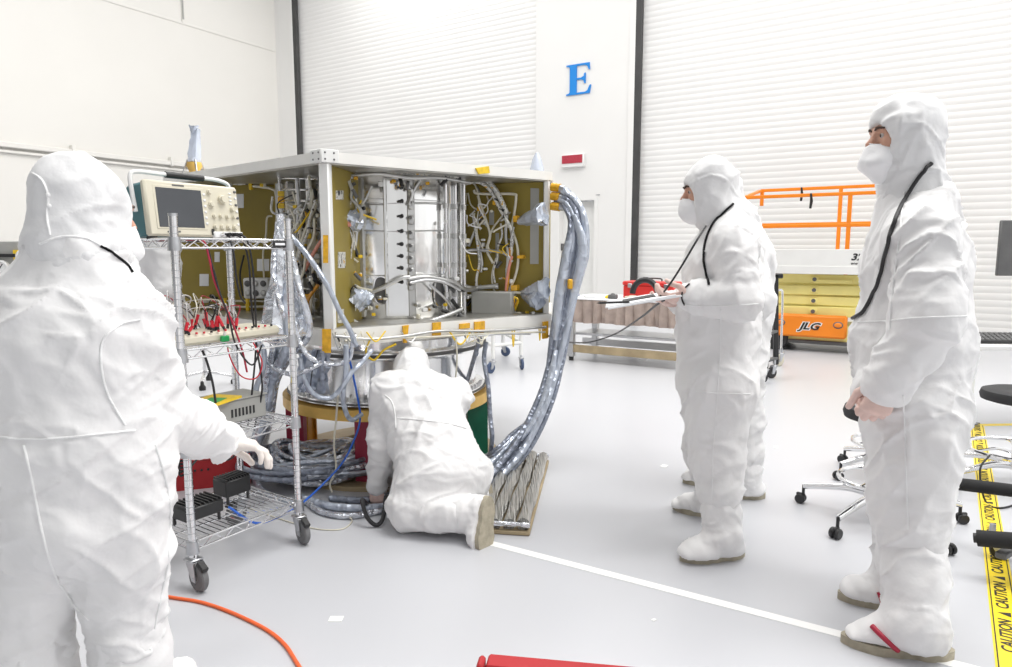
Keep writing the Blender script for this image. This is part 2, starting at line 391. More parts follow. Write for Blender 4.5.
s1, z1 = left_hit(110, 2); s2, z2 = left_hit(280, 52); zr2 = (z1 + z2) / 2
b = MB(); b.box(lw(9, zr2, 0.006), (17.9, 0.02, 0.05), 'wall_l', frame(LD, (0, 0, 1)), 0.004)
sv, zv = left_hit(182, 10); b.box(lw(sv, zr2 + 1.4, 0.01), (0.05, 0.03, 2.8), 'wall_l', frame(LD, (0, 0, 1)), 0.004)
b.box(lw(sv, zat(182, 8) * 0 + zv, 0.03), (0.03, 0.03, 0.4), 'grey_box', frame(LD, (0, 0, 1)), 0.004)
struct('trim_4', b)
# floor line and scraps of tape
def floor_strip(name, pts, w, m, z=0.0015):
    b = MB(); P = [Vector((p.x, p.y, 0)) for p in pts]; vs = []; fs = []
    for i, p in enumerate(P):
        t = (P[min(i + 1, len(P) - 1)] - P[max(i - 1, 0)]).normalized(); n = Vector((-t.y, t.x, 0)) * w / 2
        for s_ in (1, -1):
            vs += [p + n * s_ + V(0, 0, z), p + n * s_ + V(0, 0, 0)]
    for i in range(len(P) - 1):
        a = 4 * i; c = a + 4; fs += [(a, a + 2, c + 2, c), (a + 1, a, c, c + 1), (a + 2, a + 3, c + 3, c + 2)]
    b.add(vs, fs, m); return b
struct('trim_5', floor_strip('l', [fl(478, 540), fl(1012, 679)], 0.045, 'line_white'))
for i, (px, py, s_) in enumerate(((336, 619, 0.035), (420, 526, 0.03), (654, 620, 0.012), (664, 466, 0.035), (776, 447, 0.03))):
    b = MB(); p = fl(px, py); b.box((p.x, p.y, 0.001), (s_ * 1.4, s_, 0.002), 'line_white', rotz(0.3 * i)); tag(b.build('tape_scrap', None, 0, origin=p),
      ['small white tape scrap on the floor right of the orange cord', 'white tape scrap on the floor by the kneeling person', 'tiny white tape speck on the floor above the red case',
       'white floor marker square left of the standing pair of people', 'white floor marker in the open floor right of the standing pair'][i], 'tape')
# wall letter
def letter_e(o, x, y, w, h):
    P = [(0, 0), (0.95, 0), (1.0, 0.27), (0.95, 0.27), (0.86, 0.10), (0.76, 0.06), (0.42, 0.06), (0.42, 0.48), (0.60, 0.48), (0.70, 0.44), (0.73, 0.34), (0.78, 0.34), (0.78, 0.68),
         (0.73, 0.68), (0.70, 0.58), (0.60, 0.54), (0.42, 0.54), (0.42, 0.94), (0.74, 0.94), (0.84, 0.90), (0.90, 0.77), (0.95, 0.77), (0.93, 1.0), (0, 1.0), (0, 0.96), (0.10, 0.94), (0.14, 0.90), (0.14, 0.10), (0.10, 0.06), (0, 0.04)]
    b = MB(); b.prism([(p[0] * w, p[1] * h) for p in P], 0.02, 'ink_blue', o, x, y); return b
t0, t1 = wall_hit(565), wall_hit(589); z0, z1 = zat(577, 94.5), zat(577, 64)
xw = BD; o_ = wb(t0, z0, 0.005)
tag(letter_e(o_, xw, V(0, 0, 1), t1 - t0, z1 - z0).build('wall_letter', None, 0, origin=o_), 'big blue serif letter E on the white wall between the roller doors', 'letter')
# red sign below it
t0, t1 = wall_hit(562), wall_hit(584); zc = zat(573, 161)
sg = thing('red_sign', wb((t0 + t1) / 2, zc - 0.12, 0), 'small red display sign in white frame under the blue letter', 'sign')
b = MB(); b.box(wb((t0 + t1) / 2, zc, 0.04), (t1 - t0, 0.08, 0.24), 'white_plastic', frame(BD, (0, 0, 1)), 0.01); b.build('housing', sg)
b = MB(); b.box(wb((t0 + t1) / 2, zc + 0.025, 0.085), (t1 - t0 - 0.05, 0.012, 0.15), 'led_red', frame(BD, (0, 0, 1))); b.build('display', sg)
# ================================================================ light
w = bpy.data.worlds.new('hall_light'); SC.world = w; w.use_nodes = True
nt = w.node_tree; bg = nt.nodes['Background']
tcw = nt.nodes.new('ShaderNodeTexCoord'); sp = nt.nodes.new('ShaderNodeSeparateXYZ'); nt.links.new(tcw.outputs['Generated'], sp.inputs['Vector'])
rp = nt.nodes.new('ShaderNodeValToRGB'); nt.links.new(sp.outputs['Z'], rp.inputs['Fac'])
rp.color_ramp.elements[0].position = 0.0; rp.color_ramp.elements[0].color = (0.80, 0.80, 0.80, 1)
rp.color_ramp.elements[1].position = 0.75; rp.color_ramp.elements[1].color = (1.0, 1.0, 1.0, 1)
nt.links.new(rp.outputs['Color'], bg.inputs['Color'])
dt = nt.nodes.new('ShaderNodeVectorMath'); dt.operation = 'DOT_PRODUCT'; nt.links.new(tcw.outputs['Generated'], dt.inputs[0]); dt.inputs[1].default_value = (0.85, 0.45, 0.0)
mr = nt.nodes.new('ShaderNodeMapRange'); nt.links.new(dt.outputs['Value'], mr.inputs['Value']); mr.inputs['From Min'].default_value = -1; mr.inputs['From Max'].default_value = 1
mr.inputs['To Min'].default_value = 0.18; mr.inputs['To Max'].default_value = 1.45; nt.links.new(mr.outputs['Result'], bg.inputs['Strength'])
def area(name, loc, sx, sy, power, target=None):
    l = bpy.data.lights.new(name, 'AREA'); l.shape = 'RECTANGLE'; l.size = sx; l.size_y = sy; l.energy = power; l.color = (1.0, 0.985, 0.96)
    o = bpy.data.objects.new(name, l); COL.objects.link(o); o.location = loc
    if target is not None: o.rotation_euler = (Vector(target) - Vector(loc)).to_track_quat('-Z', 'Y').to_euler()
    return o
for i, (x, y) in enumerate(((-6, 6.5), (1.2, 3.4), (6.5, 1.6), (3.2, 0.9), (-5, 9), (1.5, 8.5), (7, 7), (-2, 14), (3, 13))):  # ceiling lamps, the nearest an unseen fill added to brighten the people at right
    area('ceiling_and_fill_lamp', (x, y, 8.6), 4.0, 2.0, 235 if y < 5 else 180)
# ================================================================ cloth and bodies: one continuous surface grown from a distance field
def _hash(ix, iy, iz):
    h = (ix.astype(np.int64) * 374761393 + iy.astype(np.int64) * 668265263 + iz.astype(np.int64) * 1274126177) & 0xffffffff
    h = ((h ^ (h >> 13)) * 1103515245) & 0xffffffff
    h = (h ^ (h >> 16)) & 0xffff
    return h / 32767.5 - 1.0
def vnoise(p):
    i = np.floor(p).astype(np.int64); f = p - i; u = f * f * f * (f * (f * 6 - 15) + 10); r = 0
    for dx in (0, 1):
        for dy in (0, 1):
            for dz in (0, 1):
                w = (u[:, 0] if dx else 1 - u[:, 0]) * (u[:, 1] if dy else 1 - u[:, 1]) * (u[:, 2] if dz else 1 - u[:, 2])
                r = r + w * _hash(i[:, 0] + dx, i[:, 1] + dy, i[:, 2] + dz)
    return r
def A(v): return np.array(v[:], dtype=np.float64)
class Sdf:
    def __init__(s): s.p = []
    def _push(s, fn, lo, hi, op, k): s.p.append((fn, np.array(lo), np.array(hi), op, k))
    def cone(s, a, b, ra, rb, k=0.03, lat=None, fa=1.0, fb=1.0, op='u'):
        """round cone; with lat, ra/rb are the half widths along lat and fa/fb scale the half depth"""
        a, b = A(a), A(b); ab = b - a; L2 = max(ab @ ab, 1e-9); R = max(ra, rb) * max(1, fa, fb)
        w = None
        if lat is not None: w = A(lat); w = w / np.linalg.norm(w)
        def fn(P):
            t = np.clip(((P - a) @ ab) / L2, 0, 1); r = P - a - t[:, None] * ab; rad = ra + (rb - ra) * t
            if w is None: return np.sqrt((r * r).sum(1)) - rad
            l = r @ w; o = np.sqrt(np.maximum((r * r).sum(1) - l * l, 0)); dep = rad * (fa + (fb - fa) * t)
            return (np.sqrt((l / rad) ** 2 + (o / dep) ** 2) - 1) * np.minimum(rad, dep)
        s._push(fn, np.minimum(a, b) - R, np.maximum(a, b) + R, op, k); return s
    def ell(s, c, r, X=None, k=0.03, op='u'):
        """ellipsoid with radii r along the rows of X (3x3)"""
        c = A(c); X = np.eye(3) if X is None else X; r = np.array(r)
        def fn(P):
            q = (P - c) @ X.T; return (np.sqrt(((q / r) ** 2).sum(1)) - 1) * r.min()
        s._push(fn, c - r.max(), c + r.max(), op, k); return s
    def plane(s, o, n, k=0.005):
        """keep the side the normal points to"""
        o, n = A(o), A(n); n = n / np.linalg.norm(n)
        s._push(lambda P: -((P - o) @ n), [-1e9] * 3, [1e9] * 3, 'i', k); return s
    def field(s, P):
        pass
    def mesh(s, res):
        U = [q for q in s.p if q[3] == 'u']
        lo = np.min([q[1] for q in U], 0) - 3 * res; hi = np.max([q[2] for q in U], 0) + 3 * res
        n = np.ceil((hi - lo) / res).astype(int) + 1
        F = np.full(n, 0.5)
        ax = [lo[i] + res * np.arange(n[i]) for i in range(3)]
        for fn, l, h, op, k in s.p:
            m = k + 2.5 * res
            i0 = np.clip(np.floor((np.maximum(l, -1e6) - m - lo) / res).astype(int), 0, n - 1); i1 = np.clip(np.ceil((np.minimum(h, 1e6) + m - lo) / res).astype(int) + 1, 1, n)
            sl = tuple(slice(i0[i], i1[i]) for i in range(3)); sub = F[sl]
            if sub.size == 0: continue
            g = np.stack(np.meshgrid(*[ax[i][sl[i]] for i in range(3)], indexing='ij'), -1).reshape(-1, 3)
            d = fn(g).reshape(sub.shape)
            if op == 'u': hh = np.maximum(k - np.abs(sub - d), 0) / max(k, 1e-9); F[sl] = np.minimum(sub, d) - hh * hh * k / 4
            else:
                d2 = -d if op == 's' else d
                hh = np.maximum(k - np.abs(sub - d2), 0) / max(k, 1e-9); F[sl] = np.maximum(sub, d2) + hh * hh * k / 4
        S = F < 0
        c8 = [(x, y, z) for x in (0, 1) for y in (0, 1) for z in (0, 1)]
        def shift(B, c): return B[c[0]:B.shape[0] - 1 + c[0], c[1]:B.shape[1] - 1 + c[1], c[2]:B.shape[2] - 1 + c[2]]
        cnt = sum(shift(S, c).astype(np.int8) for c in c8)
        act = (cnt > 0) & (cnt < 8); idx = np.argwhere(act); ids = np.full(act.shape, -1, dtype=np.int64); ids[act] = np.arange(len(idx))
        val = np.stack([F[idx[:, 0] + c[0], idx[:, 1] + c[1], idx[:, 2] + c[2]] for c in c8], 1)
        acc = np.zeros((len(idx), 3)); num = np.zeros(len(idx))
        for i, a in enumerate(c8):
            for j, b in enumerate(c8):
                if j > i and sum(abs(a[q] - b[q]) for q in range(3)) == 1:
                    va, vb = val[:, i], val[:, j]; m = (va < 0) != (vb < 0)
                    t = np.where(m, va / np.where(m, va - vb, 1), 0)
                    pt = np.array(a) + t[:, None] * (np.array(b) - np.array(a)); acc += pt * m[:, None]; num += m
        Vt = lo + res * (idx + acc / num[:, None]); faces = []
        for axn in range(3):
            o1, o2 = [(1, 2), (2, 0), (0, 1)][axn]
            sa = [slice(None)] * 3; sb = [slice(None)] * 3; sa[axn] = slice(0, -1); sb[axn] = slice(1, None)
            ch = S[tuple(sa)] != S[tuple(sb)]; e = np.argwhere(ch)
            e = e[(e[:, o1] > 0) & (e[:, o2] > 0) & (e[:, o1] < n[o1] - 1) & (e[:, o2] < n[o2] - 1)]
            d1 = np.zeros(3, int); d1[o1] = 1; d2 = np.zeros(3, int); d2[o2] = 1
            q = [e - d1 - d2, e - d2, e, e - d1]
            q = np.stack([ids[x[:, 0], x[:, 1], x[:, 2]] for x in q], 1)
            inside = S[e[:, 0], e[:, 1], e[:, 2]]
            q[~inside] = q[~inside][:, ::-1]; faces.append(q)
        return Vt, np.concatenate(faces)
def vnormals(Vt, Fc):
    a, b, c, d = (Vt[Fc[:, i]] for i in range(4)); n = np.cross(c - a, d - b); N = np.zeros_like(Vt)
    for i in range(4): np.add.at(N, Fc[:, i], n)
    return N / np.maximum(np.linalg.norm(N, axis=1), 1e-12)[:, None]
def relax(Vt, Fc, it=1, lam=0.5):
    for _ in range(it):
        s = np.zeros_like(Vt); c = np.zeros(len(Vt))
        for i in range(4):
            j = (i + 1) % 4; np.add.at(s, Fc[:, i], Vt[Fc[:, j]]); np.add.at(c, Fc[:, i], 1); np.add.at(s, Fc[:, j], Vt[Fc[:, i]]); np.add.at(c, Fc[:, j], 1)
        Vt = Vt + lam * (s / np.maximum(c, 1)[:, None] - Vt)
    return Vt
def to_obj(name, Vt, Fc, m, parent, uv=None):
    off = world_loc(parent) if parent is not None else Vector((0, 0, 0))
    me = bpy.data.meshes.new(name); me.from_pydata((Vt - A(off)).tolist(), [], Fc.tolist())
    for x in (m if isinstance(m, (list, tuple)) else [m]): me.materials.append(M[x] if isinstance(x, str) else x)
    me.polygons.foreach_set('use_smooth', [True] * len(me.polygons)); me.update()
    o = bpy.data.objects.new(name, me); COL.objects.link(o); o.parent = parent
    return o
def bvh_of(*vf):
    vs = []; fs = []
    for Vt, Fc in vf:
        k = len(vs); vs += Vt.tolist(); fs += (Fc + k).tolist()
    return BVHTree.FromPolygons(vs, fs)
def folds(Vt, Fc, bones, joints, amp=0.012, seed=0, base=0.004, drape=0.7):
    """wrinkles: rings of creases where cloth bunches at joints, long pulls and drapes between them"""
    N = vnormals(Vt, Fc); W = np.zeros(len(Vt)); DD = []
    for a, b in bones:
        a, b = A(a), A(b); ab = b - a; L = np.linalg.norm(ab); u = ab / L
        t = np.clip(((Vt - a) @ u) / L, 0, 1); DD.append((np.linalg.norm(Vt - a - t[:, None] * ab, axis=1), u))
    dm = np.min([d for d, _ in DD], 0)
    for j in joints:
        c, r, s = j; d = np.linalg.norm(Vt - A(c), axis=1); W = np.maximum(W, s * np.exp(-(d / r) ** 2))
    off0 = np.array([seed * 3.17, seed * 1.71, seed * 5.3]); H = np.zeros(len(Vt)); WS = np.zeros(len(Vt))
    rg = lambda n, p: 2.2 * (1 - np.abs(n)) ** p - 0.75
    for bi, (d, u) in enumerate(DD):
        w = np.exp(-((d - dm) / 0.035) ** 2); m = w > 0.03
        if not m.any(): continue
        v = Vt[m]; off = off0 + bi * 7.7; along = v @ u; P = v - u * along[:, None]
        warp = vnoise(v * 5 + off) * 0.05; warp2 = vnoise(v * 11 + off + 9) * 0.02
        e1 = np.cross(u, [0.31, 0.87, 0.39]); e1 /= np.linalg.norm(e1); e2 = np.cross(u, e1); s1 = v @ e1; s2 = v @ e2
        q = P * 3.2 + u * ((along + warp + warp2 + 0.3 * s1) * 16)[:, None] + off; h1 = rg(vnoise(q), 2.6)
        q = P * 6 + u * ((along + warp * 1.4 - 0.4 * s2) * 34)[:, None] + off + 31; h1 = 0.8 * h1 + 0.35 * rg(vnoise(q), 2.2)
        q = (P + warp[:, None] * 0.6) * 11 + u * (along * 2.6)[:, None] + off + 57; h2 = rg(vnoise(q), 3.0)
        q = P * 2.4 + u * ((along * 0.8 + s1 * 0.9 + warp) * 10)[:, None] + off + 77; h3 = rg(vnoise(q), 4.0)
        q = P * 2.2 + u * ((along * 0.9 + s2 * 1.0 + warp2 * 1.5) * 12)[:, None] + off + 117; h3 = np.maximum(h3, rg(vnoise(q), 4.5))
        Wm = W[m]; Wc = np.clip(Wm, 0, 1)
        H[m] += w[m] * (Wm * h1 * amp + (1 - Wc) * (drape * h2 * 0.45 + h3 * 0.5) * amp); WS[m] += w[m]
    h = 1.35 * H / np.maximum(WS, 1e-6) + vnoise(Vt * 7 + off0) * base
    return Vt + N * h[:, None]
# ================================================================ people in cleanroom coveralls
def lerp(a, b, t): return Vector(a) + (Vector(b) - Vector(a)) * t
class HeadFrame:
    def __init__(s, o, f, up=(0, 0, 1)):
        s.o = Vector(o); s.f = Vector(f).normalized(); u = Vector(up); s.l = u.cross(s.f).normalized(); s.u = s.f.cross(s.l)
        s.X = np.array([s.f[:], s.l[:], s.u[:]])
    def p(s, x, y, z): return s.o + s.f * x + s.l * y + s.u * z
def glove_mesh(wr, d, pn, spread=0.5, curl=(0.5, 0.5, 0.5, 0.5), thumb=0.5, side=1, scale=1.0, cuff=None):
    """hand from wrist wr along d, palm facing pn; side=+1 when the thumb leaves towards d x pn"""
    d = Vector(d).normalized(); pn = Vector(pn); pn = (pn - d * pn.dot(d)).normalized(); s_ = d.cross(pn) * side
    S = Sdf(); k = scale
    def q(a, b, c): return Vector(wr) + d * a * k + s_ * b * k + pn * c * k
    S.cone(q(0.02, 0.018, 0), q(0.085, 0.026, 0), 0.02 * k, 0.0145 * k, 0.016)
    S.cone(q(0.02, 0.0, 0), q(0.088, 0.006, -0.002), 0.021 * k, 0.015 * k, 0.016)
    S.cone(q(0.02, -0.014, 0), q(0.084, -0.014, -0.001), 0.02 * k, 0.0145 * k, 0.016)
    S.cone(q(0.02, -0.02, 0), q(0.076, -0.031, 0.001), 0.018 * k, 0.0135 * k, 0.016)
    cu = cuff if cuff is not None else Vector(wr) - d * 0.07
    S.cone(cu, q(0.01, 0, 0), 0.043 * k, 0.029 * k, 0.02); S.cone(cu - d * 0.012, cu, 0.046 * k, 0.046 * k, 0.006)
    for i, (b0, L, r) in enumerate(((0.027, 0.078, 0.0100), (0.008, 0.088, 0.0105), (-0.013, 0.081, 0.0098), (-0.031, 0.062, 0.0088))):
        base = q((0.088, 0.092, 0.087, 0.078)[i], b0, 0); ang = curl[i]; dirv = (d * 1.0 + s_ * (spread * (b0 + 0.002) * 4)).normalized(); p = base; th = 0.0
        for j, fr in enumerate((0.45, 0.30, 0.25)):
            th += ang * (0.75, 1.0, 0.7)[j]; v = dirv * math.cos(th) + pn * math.sin(th); p2 = p + v * L * fr * k
            S.cone(p, p2, r * (1.0, 0.95, 0.9)[j] * k, r * (0.95, 0.9, 0.8)[j] * k, 0.005); p = p2
    tb = q(0.028, 0.032, 0.006); tv = (d * 0.75 + s_ * (0.75 - 0.35 * thumb) + pn * 0.7 * thumb).normalized(); t1 = tb + tv * 0.042 * k
    tv2 = (d * 0.95 + s_ * (0.25 - 0.4 * thumb) + pn * 0.6 * thumb).normalized(); t2 = t1 + tv2 * 0.032 * k; t3 = t2 + (tv2 + pn * 0.3 * thumb).normalized() * 0.024 * k
    S.cone(q(0.012, 0.018, 0.004), tb, 0.018 * k, 0.0155 * k, 0.014); S.cone(tb, t1, 0.0145 * k, 0.0122 * k, 0.008); S.cone(t1, t2, 0.0118 * k, 0.011 * k, 0.004); S.cone(t2, t3, 0.011 * k, 0.0095 * k, 0.004)
    Vt, Fc = S.mesh(0.0042); Vt = relax(Vt, Fc, 1, 0.4)
    N = vnormals(Vt, Fc); a = (Vt - A(wr)) @ A(d); w = np.exp(-((a + 0.02) / 0.05) ** 2)
    Vt = Vt + N * (w * 0.0028 * (1 - 2 * np.abs(vnoise(Vt * 55))) + 0.0008 * vnoise(Vt * 130))[:, None]
    return Vt, Fc
def foot_parts(parent, an, fwd, cuff_top, r_top, r_an, up=(0, 0, 1), L=0.30, seed=1, mat_='suit', on_floor=True, fs=1.08):
    """fabric overboot (leg tube + foot) with a beige sole; an = ankle centre"""
    up = Vector(up).normalized(); f = Vector(fwd); f = (f - up * f.dot(up)).normalized(); l = up.cross(f)
    ground = Vector((an.x, an.y, 0)) if on_floor else an - up * 0.105
    heel = ground - f * 0.085
    S = Sdf(); g = lambda x, y, z: ground + (f * x + l * y) * fs + up * z * fs
    S.cone(cuff_top, lerp(cuff_top, an, 0.55), r_top, r_top * 1.0, 0.02); S.cone(lerp(cuff_top, an, 0.5), an + up * 0.0, r_top, r_an, 0.03)
    S.cone(an, g(-0.03, 0, 0.06), r_an, 0.055, 0.03)
    S.cone(g(-0.04, 0, 0.045), g(0.07, 0, 0.045), 0.050, 0.054, 0.03, lat=l, fa=0.9, fb=0.9)
    S.cone(g(0.0, 0, 0.085), g(0.12, 0, 0.05), 0.048, 0.05, 0.03, lat=l, fa=0.95, fb=0.8)
    S.cone(g(0.08, 0.002, 0.042), g(0.165, 0.004, 0.032), 0.056, 0.047, 0.03, lat=l, fa=0.68, fb=0.62)
    S.plane(g(0, 0, 0.024), up, 0.006)
    Vt, Fc = S.mesh(0.0085); Vt = folds(Vt, Fc, [(cuff_top, an), (ground, g(0.15, 0, 0))], [(an, 0.10, 1.0), (cuff_top, 0.05, 0.8)], 0.010, seed, 0.002)
    a = (Vt - A(ground)) @ A(up); low = a < 0.03; Vt = np.where(low[:, None] & ((a < 0.024)[:, None]), Vt + A(up) * (0.024 - a)[:, None], Vt)
    boot = to_obj('boot_cover', Vt, Fc, mat_, parent)
    out = []
    for i in range(40):
        t = 2 * PI * i / 40; x = math.cos(t); y = math.sin(t)
        lx = 0.045 + 0.152 * x; w = 0.053 if x > 0 else 0.047; wide = w * (1 - 0.18 * max(0, x) ** 3) - (0.008 if -0.4 < x < 0.3 else 0)
        out.append((lx, wide * y * (1.12 if abs(y) > 0.5 else 1.0)))
    b = MB(); b.prism([(q[0] * fs, q[1] * fs) for q in out], 0.030, 'sole', g(0, 0, 0.0), f, l); b.build('shoe_sole', boot, 30)
    return (Vt, Fc), boot
def seam_on(bvh, pts, name, parent, r=0.0035, m='suit_seam', off=0.001, n=6, step=10, ribs=False):
    """a raised line that follows the surface under the given image points"""
    P = []
    pts = [Vector((p[0], p[1], 0)) for p in pts]
    C = curve(pts, max(4, step)) if len(pts) > 2 else [lerp(pts[0], pts[1], i / step) for i in range(step + 1)]
    for c in C:
        d = ray(c.x, c.y).normalized(); h = bvh.ray_cast(CAM, d)
        if h[0] is not None: P.append(h[0] - d * 0 + h[1] * off * (1 if h[1].dot(d) < 0 else -1))
    if len(P) < 2: return None
    Q = [P[0]]
    for i in range(1, len(P) - 1): Q.append((P[i - 1] + P[i] * 2 + P[i + 1]) / 4)
    Q.append(P[-1])
    b = MB()
    if ribs:
        Q = curve(Q, 6); b.tube(Q, [r * (1.0 if i % 2 else 0.72) for i in range(len(Q))], m, n)
    else: b.tube(Q, r, m, n)
    return b.build(name, parent, 60)
def head_group(root, hf, neck, show_face=True, mask_kind='duck', seed=0, hood_back=0.0, skirt=None, opening=1.0, cap_r=1.0):
    """hood with opening, face mask and eyes; returns hood mesh for ray casting"""
    p = hf.p
    S = Sdf(); X = hf.X
    S.ell(p(-0.014, 0, 0.032), (0.118 * cap_r, 0.100 * cap_r, 0.112 * cap_r), X, 0.03); S.ell(p(0.0, 0, -0.05), (0.100, 0.092, 0.095), X, 0.04)
    S.cone(p(-0.02, 0, -0.09), lerp(p(-0.02, 0, -0.09), neck, 0.75), 0.088, 0.095, 0.05, lat=hf.l, fa=1.0, fb=1.0)
    S.cone(lerp(p(-0.02, 0, -0.09), neck, 0.75), neck, 0.095, skirt or 0.112, 0.05, lat=hf.l, fa=1.0, fb=0.85)
    if opening:
        S.ell(p(0.150, 0, -0.02), (0.100, 0.085 * opening, 0.075 * opening), X, 0.010, 's')
    Vt, Fc = S.mesh(0.0075); rel = (Vt - A(hf.o)) @ hf.X.T
    w = 1.0 - np.exp(-(((rel - np.array([0.12, 0, 0.0])) / np.array([0.05, 0.08, 0.07])) ** 2).sum(1))
    V2 = folds(Vt, Fc, [(p(0.0, 0, 0.05), p(0, 0, -0.03)), (p(0, 0, -0.1), neck)], [(p(-0.08, 0, -0.10), 0.08, 0.6), (lerp(neck, hf.o, 0.25), 0.08, 0.6)], 0.010, seed + 3, 0.005)
    Vt = Vt + (V2 - Vt) * w[:, None]
    hood = to_obj('hood', Vt, Fc, 'hood', root)
    if mask_kind:
        S2 = Sdf()
        S2.ell(p(0.065, 0, -0.065), (0.062, 0.064, 0.058), X, 0.02)
        if mask_kind == 'duck':
            S2.cone(p(0.098, 0.045, -0.085), p(0.098, -0.045, -0.085), 0.018, 0.018, 0.03); S2.cone(p(0.122, 0.03, -0.088), p(0.122, -0.03, -0.088), 0.011, 0.011, 0.03)
            S2.cone(p(0.104, 0, -0.025), p(0.122, 0, -0.075), 0.014, 0.015, 0.03)
            S2.cone(p(0.09, 0.0, -0.10), p(0.075, 0, -0.125), 0.03, 0.03, 0.03)
        else:
            S2.cone(p(0.108, 0, -0.028), p(0.112, 0, -0.075), 0.015, 0.022, 0.03); S2.ell(p(0.07, 0, -0.095), (0.052, 0.055, 0.04), X, 0.02)
        S2.plane(p(0.1, 0, -0.022), -hf.u * 1.0 + hf.f * 0.12, 0.006)
        Vm, Fm = S2.mesh(0.005); mk = to_obj('face_mask', Vm, Fm, 'maskw', root)
        b = MB(); b.tube(curve([p(0.055, 0.068, -0.028), p(0.10, 0.028, -0.024), p(0.121, 0, -0.017), p(0.10, -0.028, -0.024), p(0.055, -0.068, -0.028)], 6), 0.0022, 'maskw', 6); b.build('nose_clip', mk)
    if show_face:
        for s_ in (1, -1):
            b = MB(); c = p(0.0815, 0.032 * s_, 0.004); b.ell(c, (0.0120,) * 3, 'eye_w', None, 14); e = b.build('eye', root)
            b = MB(); b.ell(c + hf.f * 0.0075, (0.0055, 0.0068, 0.0068), 'eye_d', Matrix(hf.X.tolist()).transposed(), 12); b.build('iris', e)
            b = MB(); b.tube(curve([p(0.101, 0.012 * s_, 0.024), p(0.1005, 0.028 * s_, 0.031), p(0.088, 0.05 * s_, 0.026)], 5), [0.0025 + 0.0022 * math.sin(PI * i / 10) for i in range(11)], 'brow', 6); b.build('eyebrow', root)
    return (Vt, Fc), hood
def skin_body(root, J, hf, mat_='skin', k=0.72):
    """the body under the clothes: one continuous surface from head to ankles"""
    p = hf.p; X = hf.X; S = Sdf()
    S.ell(p(-0.012, 0, 0.032), (0.094, 0.075, 0.092), X, 0.02); S.ell(p(0.022, 0, -0.05), (0.068, 0.056, 0.072), X, 0.04)
    S.cone(p(0.094, 0, 0.012), p(0.112, 0, -0.022), 0.008, 0.0145, 0.014); S.cone(p(0.080, 0.032, 0.024), p(0.084, -0.032, 0.024), 0.0165, 0.0165, 0.012)
    for s_ in (1, -1):
        S.ell(p(0.058, 0.04 * s_, -0.018), (0.034, 0.026, 0.026), X, 0.02); S.ell(p(0.104, 0.033 * s_, 0.004), (0.016, 0.017, 0.011), X, 0.010, 's')
        S.ell(p(-0.01, 0.076 * s_, -0.005), (0.022, 0.010, 0.030), X, 0.008)
        S.cone(p(0.0865, 0.018 * s_, 0.0125), p(0.079, 0.045 * s_, 0.0125), 0.0085, 0.0075, 0.004)
        S.cone(p(0.087, 0.019 * s_, -0.0045), p(0.080, 0.044 * s_, -0.0045), 0.0065, 0.006, 0.004)
    S.cone(p(0.084, 0.018, -0.058), p(0.084, -0.018, -0.058), 0.009, 0.009, 0.008)
    S.cone(p(-0.015, 0, -0.07), J['neck'], 0.056, 0.058, 0.04)
    lat = (J['shL'] - J['shR']).normalized()
    S.cone(J['neck'], J['chest'], 0.09, 0.15, 0.06, lat=lat, fa=0.8, fb=0.68); S.cone(J['chest'], J['waist'], 0.15, 0.13, 0.06, lat=lat, fa=0.68, fb=0.72); S.cone(J['waist'], J['pelvis'], 0.13, 0.145, 0.06, lat=lat, fa=0.72, fb=0.75)
    for s_ in 'LR':
        S.cone(J['neck'], J['sh' + s_], 0.05, 0.055, 0.05); S.cone(J['sh' + s_], J['el' + s_], 0.052, 0.042, 0.03); S.cone(J['el' + s_], J['wr' + s_], 0.041, 0.027, 0.02)
        S.cone(J['hip' + s_], J['kn' + s_], 0.078, 0.056, 0.04); S.cone(J['kn' + s_], J['an' + s_], 0.054, 0.036, 0.03)
    Vt, Fc = S.mesh(0.0075)
    # finer face
    return to_obj('body', Vt, Fc, mat_, root)
